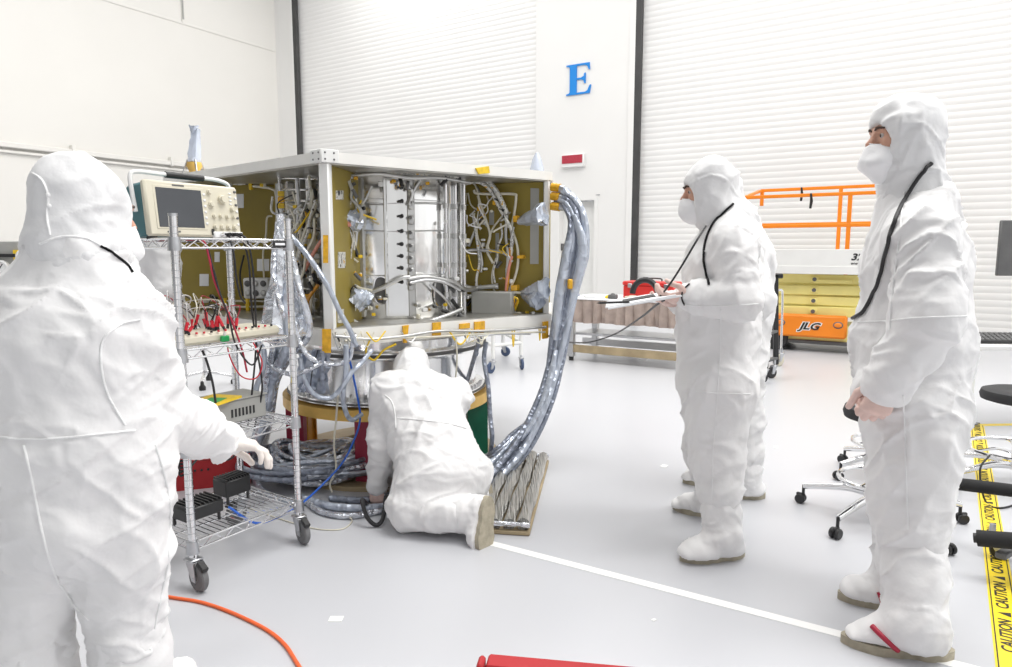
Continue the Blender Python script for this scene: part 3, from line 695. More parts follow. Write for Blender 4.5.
def coverall(root, J, R, seed=0, res=0.009, amp=0.014, extra=None, fold_j=(), name='coverall', cut=()):
    lat = (J['shL'] - J['shR']).normalized(); lat2 = (J['hipL'] - J['hipR']).normalized(); S = Sdf()
    g = lambda k, d: R.get(k, d)
    nk = g('neck', (0.105, 0.9)); ch = g('chest', (0.20, 0.78)); wa = g('waist', (0.195, 0.82)); pe = g('pelvis', (0.195, 0.85))
    S.cone(J['neck'], J['chest'], nk[0], ch[0], 0.06, lat=lat, fa=nk[1], fb=ch[1]); S.cone(J['chest'], J['waist'], ch[0], wa[0], 0.06, lat=lat, fa=ch[1], fb=wa[1]); S.cone(J['waist'], J['pelvis'], wa[0], pe[0], 0.06, lat=lat2, fa=wa[1], fb=pe[1])
    bones = [(J['neck'], J['waist']), (J['waist'], J['pelvis'])]; joints = [(J['waist'], 0.16, g('waist_fold', 0.5))]
    for s_ in 'LR':
        a = g('arm' + s_, g('arm', (0.09, 0.080, 0.055))); le = g('leg' + s_, g('leg', (0.14, 0.115, 0.10)))
        sh, el, wr = J['sh' + s_], J['el' + s_], J['wr' + s_]; hp, kn, an = J['hip' + s_], J['kn' + s_], J['an' + s_]
        S.cone(J['neck'], sh, 0.07, a[0] * 0.98, 0.07); S.cone(sh, el, a[0], a[1], g('armk', 0.03)); S.cone(el, wr, a[1], a[2], g('armk', 0.03) * 0.7)
        end = lerp(kn, an, g('leg_end' + s_, g('leg_end', 0.42)))
        S.cone(hp, kn, le[0], le[1], g('legk', 0.06)); S.cone(kn, end, le[1], le[2], 0.03)
        bones += [(sh, el), (el, wr), (hp, kn), (kn, end)]
        joints += [(el, 0.12, 1.0), (wr, 0.09, 1.0), (kn, 0.13, 0.75), (end, 0.10, 0.9), (sh, 0.10, 0.45), (hp, 0.12, 0.45)]
    if extra: extra(S)
    Vt, Fc = S.mesh(res); Vt = relax(Vt, Fc, 1, 0.3)
    Vt = folds(Vt, Fc, bones, joints + list(fold_j), amp, seed)
    o = to_obj(name, Vt, Fc, 'suit', root)
    return (Vt, Fc), o
# ---- standing person on the right, in profile, hands folded
def person_right():
    root = thing('person', fl(905, 632), 'person in white hooded coverall standing at far right in profile, hands folded at the waist', 'person')
    Yb = 2.34
    J = dict(neck=at(917, 208, Yb), chest=at(915, 262, Yb), waist=at(911, 345, Yb), pelvis=at(915, 405, Yb))
    J['shL'] = at(923, 237, Yb - 0.165); J['elL'] = at(929, 318, Yb - 0.26); J['wrL'] = at(888, 383, Yb - 0.20)
    J['shR'] = at(918, 236, Yb + 0.165); J['elR'] = at(915, 310, Yb + 0.22); J['wrR'] = at(872, 384, Yb - 0.06)
    J['hipL'] = at(914, 415, Yb - 0.085); J['knL'] = at(909, 508, Yb - 0.11); J['anL'] = fl(913, 652) + V(0, 0, 0.10)
    J['hipR'] = at(914, 412, Yb + 0.085); J['knR'] = at(905, 500, Yb + 0.12); J['anR'] = fl(900, 604) + V(0, 0, 0.10)
    hf = HeadFrame(at(904, 137, Yb), (-1, 0.06, -0.04))
    skin_body(root, J, hf)
    R = dict(chest=(0.178, 0.84), waist=(0.178, 1.0), pelvis=(0.17, 1.0), neck=(0.10, 0.95), arm=(0.10, 0.092, 0.062), leg=(0.155, 0.125, 0.106), leg_end=0.20, waist_fold=0.6)
    vf, suit = coverall(root, J, R, seed=5, res=0.0085, amp=0.015)
    hv, hood = head_group(root, hf, J['neck'] + V(0, 0, 0.015), True, 'duck', 5)
    for s_, fwd, sd in (('L', fl(827, 643) - fl(940, 660), 2), ('R', fl(836, 600) - fl(900, 606), 4)):
        top = lerp(J['kn' + s_], J['an' + s_], 0.17)
        bv, boot = foot_parts(root, J['an' + s_], fwd, top, 0.094, 0.098, fs=1.12, seed=sd)
        bf = bvh_of(bv); st = [(872, 626), (880, 634), (893, 646), (903, 655), (909, 661)] if s_ == 'L' else [(879, 592), (882, 600), (884, 606)]
        t_ = seam_on(bf, st, 'ankle_strap', boot, 0.009, 'cord_red', 0.001, 8)
        if t_: t_['label'] = 'dark red strap across the shoe cover'
    # folded hands
    g1 = glove_mesh(J['wrL'], at(867, 424, Yb - 0.19) - J['wrL'], V(0.3, 1, -0.1), 0.3, (1.0, 1.0, 1.05, 1.1), 0.6, -1, 1.12); to_obj('glove', *g1, 'glove_pink', root)
    g2 = glove_mesh(J['wrR'], at(862, 414, Yb - 0.12) - J['wrR'], V(0.2, -1, -0.2), 0.3, (0.9, 0.9, 1, 1), 0.5, 1, 1.08); to_obj('glove', *g2, 'glove_pink', root)
    bv = bvh_of(vf, hv)
    seam_on(bv, [(858, 322), (885, 321), (915, 318), (966, 316)], 'waist_seam', root, 0.003)
    seam_on(bv, [(903, 395), (905, 440), (906, 480), (908, 530)], 'side_seam', root, 0.003)
    seam_on(bv, [(904, 192), (899, 240), (893, 290), (890, 330)], 'side_seam', root, 0.0025)
    s = seam_on(bv, [(931, 163), (920, 175), (908, 195), (898, 216), (890, 240), (882, 268), (874, 294), (864, 312), (853, 319)], 'neck_cord', root, 0.0065, 'cord_black', 0.006, 8)
    s['label'] = 'black strap hanging over the shoulder'
    return root
person_right()
# ---- standing person in the middle, holding papers, and a second person close behind
def person_papers():
    root = thing('person', fl(712, 556), 'person in white coverall standing near centre in profile, holding papers', 'person')
    Yb = 2.98
    J = dict(neck=at(728, 222, Yb), chest=at(722, 265, Yb), waist=at(718, 330, Yb), pelvis=at(717, 375, Yb))
    J['shL'] = at(734, 244, Yb - 0.165); J['elL'] = at(741, 300, Yb - 0.23); J['wrL'] = at(694, 297, Yb - 0.14)
    J['shR'] = at(724, 244, Yb + 0.165); J['elR'] = at(722, 298, Yb + 0.24); J['wrR'] = at(682, 300, Yb + 0.10)
    J['hipL'] = at(717, 385, Yb - 0.085); J['knL'] = at(717, 462, Yb - 0.10); J['anL'] = fl(722, 557) + V(0, 0, 0.10)
    J['hipR'] = at(717, 380, Yb + 0.085); J['knR'] = at(708, 450, Yb + 0.16); J['anR'] = fl(712, 515) + V(0, 0, 0.10)
    hf = HeadFrame(at(709, 191, Yb), (-1, 0.10, -0.13))
    skin_body(root, J, hf)
    R = dict(chest=(0.175, 0.88), waist=(0.178, 0.95), pelvis=(0.175, 1.0), neck=(0.095, 0.9), arm=(0.088, 0.080, 0.062), leg=(0.155, 0.112, 0.092), leg_end=0.42)
    vf, suit = coverall(root, J, R, seed=11, res=0.0095, amp=0.013)
    hv, hood = head_group(root, hf, J['neck'] + V(0, 0, 0.01), True, 'round', 12)
    for s_, fwd, sd in (('L', fl(674, 560) - fl(742, 554), 6), ('R', fl(672, 510) - fl(715, 517), 8)):
        foot_parts(root, J['an' + s_], fwd, lerp(J['kn' + s_], J['an' + s_], 0.40), 0.074, 0.080, fs=1.0, seed=sd)
    gl = glove_mesh(J['wrL'], at(668, 299, Yb - 0.12) - J['wrL'], V(0, 0.5, 1), 0.25, (0.55, 0.6, 0.6, 0.6), 0.9, -1, 1.05); to_obj('glove', *gl, 'glove_pink', root)
    gr = glove_mesh(J['wrR'], at(660, 303, Yb + 0.06) - J['wrR'], V(0, -0.3, 1), 0.25, (0.4, 0.45, 0.5, 0.5), 0.8, 1, 1.0); to_obj('glove', *gr, 'glove_pink', root)
    bv = bvh_of(vf, hv)
    seam_on(bv, [(682, 304), (700, 306), (722, 306), (758, 304)], 'waist_seam', root, 0.003)
    seam_on(bv, [(721, 309), (720, 350), (717, 400), (713, 450), (712, 500)], 'side_seam', root, 0.003)
    seam_on(bv, [(696, 391), (715, 393), (750, 394)], 'pocket_seam', root, 0.0025)
    s = seam_on(bv, [(733, 204), (722, 214), (712, 226), (706, 242), (704, 258), (706, 272), (709, 285)], 'neck_cord', root, 0.0055, 'cord_black', 0.004, 7, 10, True)
    s['label'] = 'black coiled cord at the neck'
    b = MB(); P = [at(706, 226, Yb - .14), at(697, 240, Yb - .2), at(684, 262, Yb - .2), at(672, 281, Yb - .18), at(660, 297, Yb - .12)]; b.tube(curve(P, 10), 0.0042, 'cord_black', 6); b.build('neck_cord', root)
    seam_on(bv, [(690, 284), (684, 290), (682, 298), (685, 305)], 'sleeve_strap', root, 0.0035, 'cord_black', 0.003)
    # papers and pen in the hands
    pr = thing('paper_stack', at(655, 300, Yb - 0.05), 'stack of printed papers held by the standing person in the middle', 'papers')
    a, c = at(682, 296, Yb - 0.20), at(608, 309, Yb - 0.16); d_, e_ = at(625, 294, Yb + 0.10), at(690, 288, Yb + 0.06)
    x = (c - a).normalized(); L = (c - a).length; y = (e_ - a); y = (y - x * y.dot(x)); Wd = 0.24; y.normalize(); z = x.cross(y)
    if z.z < 0: z = -z
    b = MB(); b.box(a + x * L / 2 + y * Wd / 2, (L, Wd, 0.006), 'paper', Matrix((x, y, x.cross(y))).transposed()); b.build('sheet', pr, 0)
    b = MB(); b.box(a + x * (L / 2 + 0.01) + y * (Wd / 2 + 0.01) + z * 0.0055, (L * 0.96, Wd, 0.005), 'paper', Matrix((x, y, x.cross(y))).transposed() @ rotz(0.05)); b.build('sheet', pr, 0)
    b = MB(); b.box(a + x * (L * 0.55) + y * (Wd * 0.55) + z * 0.0095, (L * 0.45, Wd * 0.42, 0.003), 'ink', Matrix((x, y, x.cross(y))).transposed()); b.build('printed_block', pr, 0)
    b = MB(); p0 = a + x * (L * 0.70) + y * 0.02 + z * 0.012; b.cyl(p0, p0 + x * 0.12 + y * 0.05 + z * 0.012, 0.005, 'black', 10); b.cyl(p0 + x * 0.12 + y * 0.05 + z * 0.012, p0 + x * 0.135 + y * 0.056 + z * 0.0135, 0.005, 'black', 10, 0.001); o = b.build('pen', None, 40, origin=p0)
    tag(o, 'black pen lying across the papers held by the standing person', 'pen')
    return root
def person_behind():
    root = thing('person', fl(742, 496), 'person in white coverall mostly hidden behind the standing person holding papers', 'person')
    Yb = 3.62
    J = dict(neck=at(738, 222, Yb), chest=at(742, 258, Yb), waist=at(742, 312, Yb), pelvis=at(739, 345, Yb))
    J['shL'] = at(744, 243, Yb - 0.16); J['elL'] = at(757, 302, Yb - 0.22); J['wrL'] = at(722, 306, Yb - 0.2)
    J['shR'] = at(736, 240, Yb + 0.16); J['elR'] = at(738, 290, Yb + 0.2); J['wrR'] = at(712, 296, Yb + 0.1)
    J['hipL'] = at(739, 352, Yb - 0.085); J['knL'] = at(744, 420, Yb - 0.08); J['anL'] = fl(746, 497) + V(0, 0, 0.10)
    J['hipR'] = at(736, 350, Yb + 0.085); J['knR'] = at(726, 415, Yb + 0.10); J['anR'] = fl(716, 484) + V(0, 0, 0.10)
    hf = HeadFrame(at(718, 196, Yb), (-1, 0.1, -0.25))
    skin_body(root, J, hf)
    R = dict(chest=(0.17, 0.85), waist=(0.17, 0.9), pelvis=(0.165, 0.9), arm=(0.085, 0.082, 0.06), leg=(0.135, 0.095, 0.078), leg_end=0.62)
    coverall(root, J, R, seed=21, res=0.012, amp=0.013)
    head_group(root, hf, J['neck'], True, 'round', 22)
    for s_, sd in (('L', 3), ('R', 9)): foot_parts(root, J['an' + s_], V(-1, 0.12, 0), lerp(J['kn' + s_], J['an' + s_], 0.58), 0.072, 0.07, fs=0.95, seed=sd)
    for s_, sd in (('L', 1), ('R', -1)): to_obj('glove', *glove_mesh(J['wr' + s_], V(-1, 0.1, -0.1), V(0, 0.3, -1), 0.25, (0.4, 0.45, 0.5, 0.5), 0.5, sd, 1.0), 'glove', root)
# ---- kneeling person bent towards the vehicle
def person_kneeling():
    root = thing('person', fl(430, 540), 'person in white coverall kneeling bent forward under the gold-panelled vehicle', 'person')
    Yh = 3.22
    J = dict(neck=at(412, 388, 3.47), chest=at(418, 405, 3.42), waist=at(432, 442, 3.30), pelvis=at(444, 474, 3.20))
    J['shL'] = at(388, 392, 3.42); J['elL'] = at(384, 440, 3.36); J['wrL'] = at(377, 484, 3.38)
    J['shR'] = at(454, 396, 3.54); J['elR'] = at(425, 440, 3.64); J['wrR'] = at(397, 470, 3.60)
    J['hipL'] = at(428, 474, 3.18); J['knL'] = at(413, 527, 3.10); J['anL'] = at(468, 523, 3.00)
    J['hipR'] = at(458, 474, 3.24); J['knR'] = at(432, 500, 3.62); J['anR'] = at(470, 505, 3.40)
    J['knL'].z = 0.115; J['anL'].z = 0.115; J['knR'].z = 0.13; J['anR'].z = 0.12
    hf = HeadFrame(at(411, 374, 3.55), (-0.20, 0.72, -0.80))
    skin_body(root, J, hf)
    R = dict(chest=(0.21, 0.78), waist=(0.195, 0.85), pelvis=(0.215, 0.86), neck=(0.11, 0.9), arm=(0.088, 0.075, 0.050), leg=(0.150, 0.112, 0.085), leg_end=0.85, waist_fold=0.9)
    vf, suit = coverall(root, J, R, seed=31, res=0.0095, amp=0.014, fold_j=[(lerp(J['waist'], J['pelvis'], 0.6), 0.14, 0.7)])
    hv, hood = head_group(root, hf, J['neck'], True, 'round', 33)
    # shoes: the near foot stands on its toe with the sole turned to the right
    out = V(0.72, -0.68, 0.10).normalized()
    foot_parts(root, J['anL'] + V(0.02, 0, 0.0), V(-0.08, -0.25, -1), lerp(J['knL'], J['anL'], 0.80), 0.080, 0.074, up=-out, L=0.3, seed=13, on_floor=False, fs=0.92)
    foot_parts(root, J['anR'], V(0, -0.1, -1), lerp(J['knR'], J['anR'], 0.80), 0.076, 0.07, up=-V(0.9, 0.3, 0.1).normalized(), seed=14, on_floor=False, fs=0.9)
    g1 = glove_mesh(J['wrL'], V(-0.05, -0.05, -1), V(0.25, 0.6, -0.1), 0.3, (0.6, 0.6, 0.65, 0.7), 0.7, -1, 1.0); to_obj('glove', *g1, 'glove_pink', root)
    g2 = glove_mesh(J['wrR'], V(-0.6, 0.1, -0.7), V(0.3, -0.6, -0.4), 0.3, (0.5, 0.5, 0.5, 0.5), 0.5, 1, 1.0); to_obj('glove', *g2, 'glove', root)
    bv = bvh_of(vf)
    seam_on(bv, [(397, 418), (420, 420), (445, 423), (466, 428)], 'waist_seam', root, 0.003)
    seam_on(bv, [(385, 395), (392, 402), (395, 415), (396, 428)], 'arm_seam', root, 0.003)
    seam_on(bv, [(470, 425), (478, 445), (476, 470)], 'side_seam', root, 0.0025)
    # flashlight in the hand with its cord
    t = thing('inspection_mirror', J['wrL'] + V(-0.01, 0.02, -0.12), 'small grey hand tool held by the kneeling person beside the crimson leg', 'tool')
    p0 = J['wrL'] + V(0.0, 0.03, -0.10); b = MB(); b.cyl(p0 + V(0.06, -0.02, 0.03), p0 + V(-0.05, 0.0, -0.03), 0.012, 'grey_box', 12); b.build('handle', t)
    b = MB(); b.box(p0 + V(-0.085, 0.0, -0.05), (0.08, 0.05, 0.012), 'zinc', rotz(0.2), 0.004); b.build('mirror', t)
    b = MB(); P = [p0 + V(-0.05, -0.04, -0.01), at(362, 500, 3.16), at(367, 517, 3.12), at(376, 525, 3.12), at(383, 518, 3.14), at(386, 496, 3.22)]; b.tube(curve(P, 8), 0.0105, 'cord_black', 8)
    tag(b.build('cord_loop', None, 40, origin=P[0]), 'thick black cord loop hanging at the kneeling person\'s gloved hand', 'cord')
# ---- person in the foreground at left, seen from behind, reaching to the cart
def person_left():
    root = thing('person', V(-1.2, 1.75, 0), 'person in white coverall at far left seen from behind, reaching towards the wire cart', 'person')
    Yb = 1.72
    J = dict(neck=at(80, 256, Yb), chest=at(72, 338, Yb - 0.02), waist=at(82, 440, Yb), pelvis=at(86, 505, Yb))
    J['shR'] = at(124, 327, Yb + 0.02); J['elR'] = at(158, 412, Yb + 0.10); J['wrR'] = at(222, 441, Yb + 0.42)
    J['shL'] = at(12, 362, Yb - 0.02); J['elL'] = at(-26, 450, Yb + 0.05); J['wrL'] = at(-6, 500, Yb + 0.3)
    J['hipR'] = at(124, 545, Yb + 0.02); J['knR'] = at(128, 668, Yb + 0.05); J['anR'] = V(J['knR'].x, Yb + 0.08, 0.10)
    J['hipL'] = at(52, 545, Yb); J['knL'] = at(38, 668, Yb); J['anL'] = V(J['knL'].x - 0.02, Yb + 0.0, 0.10)
    J['knR'].z = 0.42; J['knL'].z = 0.42
    hf = HeadFrame(at(86, 212, Yb + 0.02), (0.60, 0.78, -0.14))
    skin_body(root, J, hf)
    R = dict(chest=(0.215, 0.72), waist=(0.215, 0.82), pelvis=(0.212, 0.85), neck=(0.10, 0.9), armL=(0.085, 0.08, 0.06), arm=(0.094, 0.085, 0.060), leg=(0.124, 0.106, 0.095), legk=0.025, leg_end=0.55, waist_fold=0.8)
    vf, suit = coverall(root, J, R, seed=43, res=0.008, amp=0.0135, fold_j=[(lerp(J['hipL'], J['hipR'], 0.5) + V(0, -0.1, -0.08), 0.13, 0.5)])
    hv, hood = head_group(root, hf, J['neck'] + V(0, 0, 0.0), True, 'duck', 44, skirt=0.115, opening=0.6, cap_r=0.95)
    for s_, sd in (('L', 15), ('R', 16)): foot_parts(root, J['an' + s_], V(0.5, 0.85, 0), lerp(J['kn' + s_], J['an' + s_], 0.45), 0.098, 0.09, fs=1.0, seed=sd)
    d = at(276, 449, Yb + 0.50) - J['wrR']
    to_obj('glove', *glove_mesh(J['wrR'], d, V(-0.1, -0.25, -1), 0.12, (0.45, 0.5, 0.55, 0.6), 0.75, 1, 1.12, cuff=J['wrR'] - d.normalized() * 0.09), 'glove', root)
    to_obj('glove', *glove_mesh(J['wrL'], V(0.3, 0.8, -0.2), V(0.8, -0.2, -0.3), 0.3, (0.5, 0.5, 0.5, 0.5), 0.5, 1, 1.0), 'glove', root)
    bv = bvh_of(vf, hv)
    seam_on(bv, [(0, 437), (25, 439), (60, 438), (100, 434), (135, 430)], 'waist_seam', root, 0.003)
    seam_on(bv, [(24, 445), (32, 480), (42, 530), (55, 575), (75, 605), (89, 620)], 'seat_seam', root, 0.003)
    seam_on(bv, [(155, 445), (164, 475), (170, 510), (168, 560), (158, 610), (150, 650)], 'side_seam', root, 0.003)
    seam_on(bv, [(140, 320), (120, 325), (103, 340), (101, 365), (108, 395), (125, 425)], 'arm_seam', root, 0.003)
    seam_on(bv, [(32, 173), (42, 180), (48, 195), (47, 215), (50, 235)], 'hood_seam', root, 0.003)
    seam_on(bv, [(40, 244), (60, 237), (85, 238), (105, 248)], 'hood_seam', root, 0.003)
    s = seam_on(bv, [(100, 246), (108, 250), (118, 257), (127, 265), (132, 272)], 'neck_cord', root, 0.0035, 'cord_black', 0.002, 7, 12, True)
    if s: s['label'] = 'black coiled cord at the neck'
    b = MB()
    for (px, py) in ((48, 195), (49, 206)):
        d = ray(px, py).normalized(); h = bv.ray_cast(CAM, d)
        if h[0]: b.ell(h[0], (0.006, 0.006, 0.006), 'suit_seam')
    if b.v: b.build('snap_button', root)
# ---- someone half hidden beyond the instrument cart
def person_far():
    root = thing('person', fl(150, 470), 'person in white coverall half hidden beyond the oscilloscope cart, arm bent', 'person')
    Yb = 3.88
    J = dict(neck=at(148, 232, Yb), chest=at(146, 258, Yb), waist=at(146, 300, Yb), pelvis=at(146, 330, Yb))
    J['shR'] = at(163, 240, Yb - 0.1); J['elR'] = at(165, 290, Yb - 0.12); J['wrR'] = at(182, 318, Yb + 0.1)
    J['shL'] = at(122, 240, Yb + 0.1); J['elL'] = at(128, 288, Yb + 0.2); J['wrL'] = at(165, 312, Yb + 0.3)
    J['hipR'] = at(154, 336, Yb - 0.06); J['knR'] = at(153, 400, Yb - 0.02); J['anR'] = fl(153, 470) + V(0, 0, 0.1)
    J['hipL'] = at(138, 336, Yb + 0.06); J['knL'] = at(137, 400, Yb + 0.08); J['anL'] = fl(138, 465) + V(0, 0, 0.1)
    hf = HeadFrame(at(160, 210, Yb), (0.85, 0.4, -0.45))
    skin_body(root, J, hf)
    coverall(root, J, dict(chest=(0.18, 0.75), waist=(0.17, 0.85), pelvis=(0.17, 0.85), arm=(0.08, 0.072, 0.055), leg=(0.12, 0.09, 0.075), leg_end=0.6), seed=51, res=0.013, amp=0.012)
    head_group(root, hf, J['neck'], True, 'round', 55)
    for s_, sd in (('L', 25), ('R', 26)): foot_parts(root, J['an' + s_], V(0.8, 0.5, 0), lerp(J['kn' + s_], J['an' + s_], 0.55), 0.07, 0.068, fs=0.92, seed=sd)
    for s_, sd in (('L', 1), ('R', -1)): to_obj('glove', *glove_mesh(J['wr' + s_], V(0.8, 0.3, -0.3), V(0, 0.2, -1), 0.25, (0.4, 0.45, 0.5, 0.5), 0.5, sd, 1.0), 'glove', root)
person_papers(); person_behind(); person_kneeling(); person_left(); person_far()
# ================================================================ the vehicle on its stand
CC = V(-0.76, 4.30, 0)                                            # axis of the central cylinder
PA = at(325, 250, 3.30); PR = at(552, 250, 4.16); PL = V(-2.20, 4.42, 0)
Z_TT, Z_TB = at(330, 151, 3.30).z, at(330, 162, 3.30).z           # top deck
Z_BT, Z_BB = at(340, 330, 3.32).z, at(340, 347, 3.32).z           # bottom deck
DECK = [(PA.x, PA.y), (PR.x, PR.y), (0.34, 5.05), (-0.62, 5.72), (-1.75, 5.42), (PL.x, PL.y)]
R_CYL = 0.52
def on_cyl(px, py, off=0.0, R=R_CYL):
    d = ray(px, py); ox, oy = CAM.x - CC.x, CAM.y - CC.y; r = R + off
    a = d.x * d.x + d.y * d.y; b = ox * d.x + oy * d.y; c = ox * ox + oy * oy - r * r; D = b * b - a * c
    if D < 0: t = -b / a
    else: t = (-b - math.sqrt(D)) / a
    return CAM + d * t
def on_plane(px, py, P0, n, off=0.0):
    d = ray(px, py); n = Vector(n).normalized(); t = ((Vector(P0) + n * off) - CAM).dot(n) / d.dot(n); return CAM + d * t
sat = thing('spacecraft', V(CC.x, CC.y, 0.5), 'large open spacecraft body with silver cylinder, olive panels and cable harness', 'spacecraft')
def deck(name, z0, z1, m_edge):
    b = MB(); b.prism(DECK, z1 - z0, m_edge, (0, 0, z0)); return b.build(name, sat, 30)
td = deck('top_deck', Z_TB, Z_TT, 'deck'); bd = deck('bottom_deck', Z_BB, Z_BT, 'deck')
b = MB(); b.prism([(CC.x + (x - CC.x) * 0.985, CC.y + (y - CC.y) * 0.985) for x, y in DECK], 0.006, 'deck_under', (0, 0, Z_TB - 0.007)); b.build('underside_skin', td, 0)
b = MB(); b.prism([(CC.x + (x - CC.x) * 0.985, CC.y + (y - CC.y) * 0.985) for x, y in DECK], 0.006, 'deck_under', (0, 0, Z_BT + 0.0005)); b.build('floor_skin', bd, 0)
# joint cap on the front corner of the top deck
d1_ = (V(*DECK[1], 0) - V(*DECK[0], 0)).normalized(); d2_ = (V(*DECK[5], 0) - V(*DECK[0], 0)).normalized()
b = MB()
for dd, nn in ((d1_, 1), (d2_, -1)):
    c = V(PA.x, PA.y, (Z_TT + Z_TB) / 2) + dd * 0.04; b.box(c + V(0, -0.006, 0.004), (0.09, 0.016, Z_TT - Z_TB + 0.012), 'white_paint', frame(dd, (0, 0, 1)), 0.003)
    for k in (0.02, 0.065):
        for zz in (0.2, 0.8): b.ell(V(PA.x, PA.y, Z_TB + (Z_TT - Z_TB) * zz) + dd * k + V(0, -0.016, 0.004), (0.005, 0.005, 0.005), 'grey_dark', None, 8)
b.build('corner_cap', td)
# posts at the outer corners
for P, w in ((PA, 0.05), (PR, 0.035), (V(PL.x, PL.y, 0), 0.04), (V(0.30, 5.0, 0), 0.04), (V(-0.62, 5.66, 0), 0.04), (V(-1.72, 5.36, 0), 0.04)):
    ins = (CC - V(P.x, P.y, 0)).normalized() * 0.035; b = MB(); b.box((P.x + ins.x, P.y + ins.y, (Z_TB + Z_BT) / 2), (w, w, Z_TB - Z_BT), 'white_paint', rotz(math.atan2(ins.y, ins.x)), 0.006); b.build('corner_post', sat)
# cylinder, made of polished sheets with joint strips
b = MB(); b.lathe([(R_CYL - 0.01, Z_BT), (R_CYL, Z_BT + 0.02), (R_CYL, Z_TB - 0.02), (R_CYL - 0.01, Z_TB)], 'silver', CC, n=96); cyl = b.build('central_cylinder', sat)
def vstrip(name, px, w, dep, m, y0=172, y1=326, parent=None):
    p0, p1 = on_cyl(px, 250), 0; a = math.atan2(p0.y - CC.y, p0.x - CC.x); b = MB()
    c = CC + V(math.cos(a), math.sin(a), 0) * (R_CYL + dep / 2); zt, zb = Z_TB - 0.02, Z_BT + 0.02
    b.box((c.x, c.y, (zt + zb) / 2), (dep, w, zt - zb), m, rotz(a), min(dep, w) * 0.2); return b.build(name, parent or sat)
for px, w, dep, m in ((397.5, 0.125, 0.016, 'silver'), (410.5, 0.045, 0.022, 'silver_dull'), (386, 0.02, 0.024, 'silver'), (362, 0.03, 0.02, 'silver_dull'), (450, 0.06, 0.02, 'silver'), (460, 0.05, 0.02, 'silver')): vstrip('joint_strip', px, w, dep, m)
for px, r in ((446, 0.012), (455.5, 0.012), (464, 0.012)):
    p = on_cyl(px, 250, 0.03); b = MB(); b.cyl((p.x, p.y, Z_BT + 0.01), (p.x, p.y, Z_TB - 0.01), r, 'chrome', 12)
    for k in range(5): b.cyl((p.x, p.y, Z_BT + 0.12 + 0.17 * k), (p.x, p.y, Z_BT + 0.15 + 0.17 * k), r + 0.005, 'silver_dull', 12)
    b.build('riser_tube', sat)
for z in np.linspace(Z_BT + 0.25, Z_TB - 0.14, 2):
    b = MB(); b.ring(R_CYL - 0.002, R_CYL + 0.003, z, z + 0.005, 'silver_dull', CC, n=96); b.build('stiffening_band', sat)
# hardware on the joint strip: dark knobs and clamps
for py in (187, 201, 216, 231, 244, 256, 268, 282):
    b = MB(); p = on_cyl(402, py, 0.04); b.ell(p, (0.010, 0.014, 0.012), 'black', None, 10); b.cyl(p, on_cyl(398, py, 0.035), 0.006, 'black', 8); b.build('latch_knob', sat)
    b2 = MB(); q = on_cyl(411, py + 4, 0.03); b2.box(q, (0.035, 0.03, 0.05), 'silver_dull', rotz(0.2), 0.006); b2.cyl(q + V(0.0, -0.02, 0.012), q + V(0.0, -0.035, 0.012), 0.010, 'grey_dark', 10); b2.build('joint_clamp', sat)
for (px, py, m) in ((381, 290, 0), (439, 293, 0)):
    p = on_cyl(px, py, 0.002); a = math.atan2(p.y - CC.y, p.x - CC.x); u = V(-math.sin(a), math.cos(a), 0); n_ = V(math.cos(a), math.sin(a), 0); b = MB(); out = []
    for i in range(24):
        t = 2 * PI * i / 24; out.append((0.038 * math.cos(t) * (abs(math.cos(t)) ** -0.3 if abs(math.cos(t)) > .1 else 1), 0.072 * math.sin(t)))
    b.prism(out, 0.006, 'grey_dark', p - n_ * 0.002, u, V(0, 0, 1)); rm = [p + n_ * 0.006 + u * x * 1.08 + V(0, 0, y * 1.06) for x, y in out]; b.tube(rm, 0.006, 'chrome', 6, closed=True); b.build('access_port', sat)
# olive shear panels, radiating from the cylinder
def panel(name, P0, P1, th=0.03):
    P0, P1 = Vector(P0), Vector(P1); P0.z = P1.z = 0; d = (P1 - P0).normalized(); L = (P1 - P0).length; c = (P0 + P1) / 2; b = MB()
    b.box((c.x, c.y, (Z_BT + Z_TB) / 2), (L, th, Z_TB - Z_BT - 0.01), 'olive', frame(d, (0, 0, 1)), 0.004); return b.build(name, sat), c, V(d.y, -d.x, 0)
def toward(P, r): d = (V(P.x, P.y, 0) - CC); d.normalize(); return CC + d * r
PRi, PLi = V(CC.x + R_CYL + 0.0, CC.y + 0.03, 0), V(CC.x - R_CYL, CC.y + 0.05, 0)
pR, cR, nR = panel('shear_panel', PRi, V(PR.x - 0.03, PR.y + 0.03, 0)); pL, cL, nL = panel('shear_panel', V(PL.x + 0.03, PL.y, 0), PLi)
pA, cA, nA = panel('shear_panel', V(PA.x + 0.01, PA.y + 0.06, 0), toward(PA, R_CYL)); 
if nR.y > 0: nR = -nR
if nL.y > 0: nL = -nL
if nA.x < 0: nA = -nA
onR = lambda px, py, off=0.02: on_plane(px, py, cR, nR, 0.015 + off)
onL = lambda px, py, off=0.02: on_plane(px, py, cL, nL, 0.015 + off)
onA = lambda px, py, off=0.02: on_plane(px, py, cA, nA, 0.015 + off)
for s_ in (toward(V(0.34, 5.05, 0), R_CYL), ): panel('shear_panel', s_, V(0.32, 5.02, 0))
panel('shear_panel', toward(V(-1.72, 5.36, 0), R_CYL), V(-1.70, 5.34, 0))
def patch(name, on, quad, m, off=0.004, th=0.006, parent=None):
    P = [on(px, py, off) for px, py in quad]; n = (P[1] - P[0]).cross(P[3] - P[0]).normalized()
    if n.dot(CAM - P[0]) < 0: n = -n
    Q = [p - n * (th + off) for p in P]; b = MB(); b.add(P + Q, [(0, 1, 2, 3), (4, 7, 6, 5), (0, 4, 5, 1), (1, 5, 6, 2), (2, 6, 7, 3), (3, 7, 4, 0)], m); return b.build(name, parent or sat, 0)
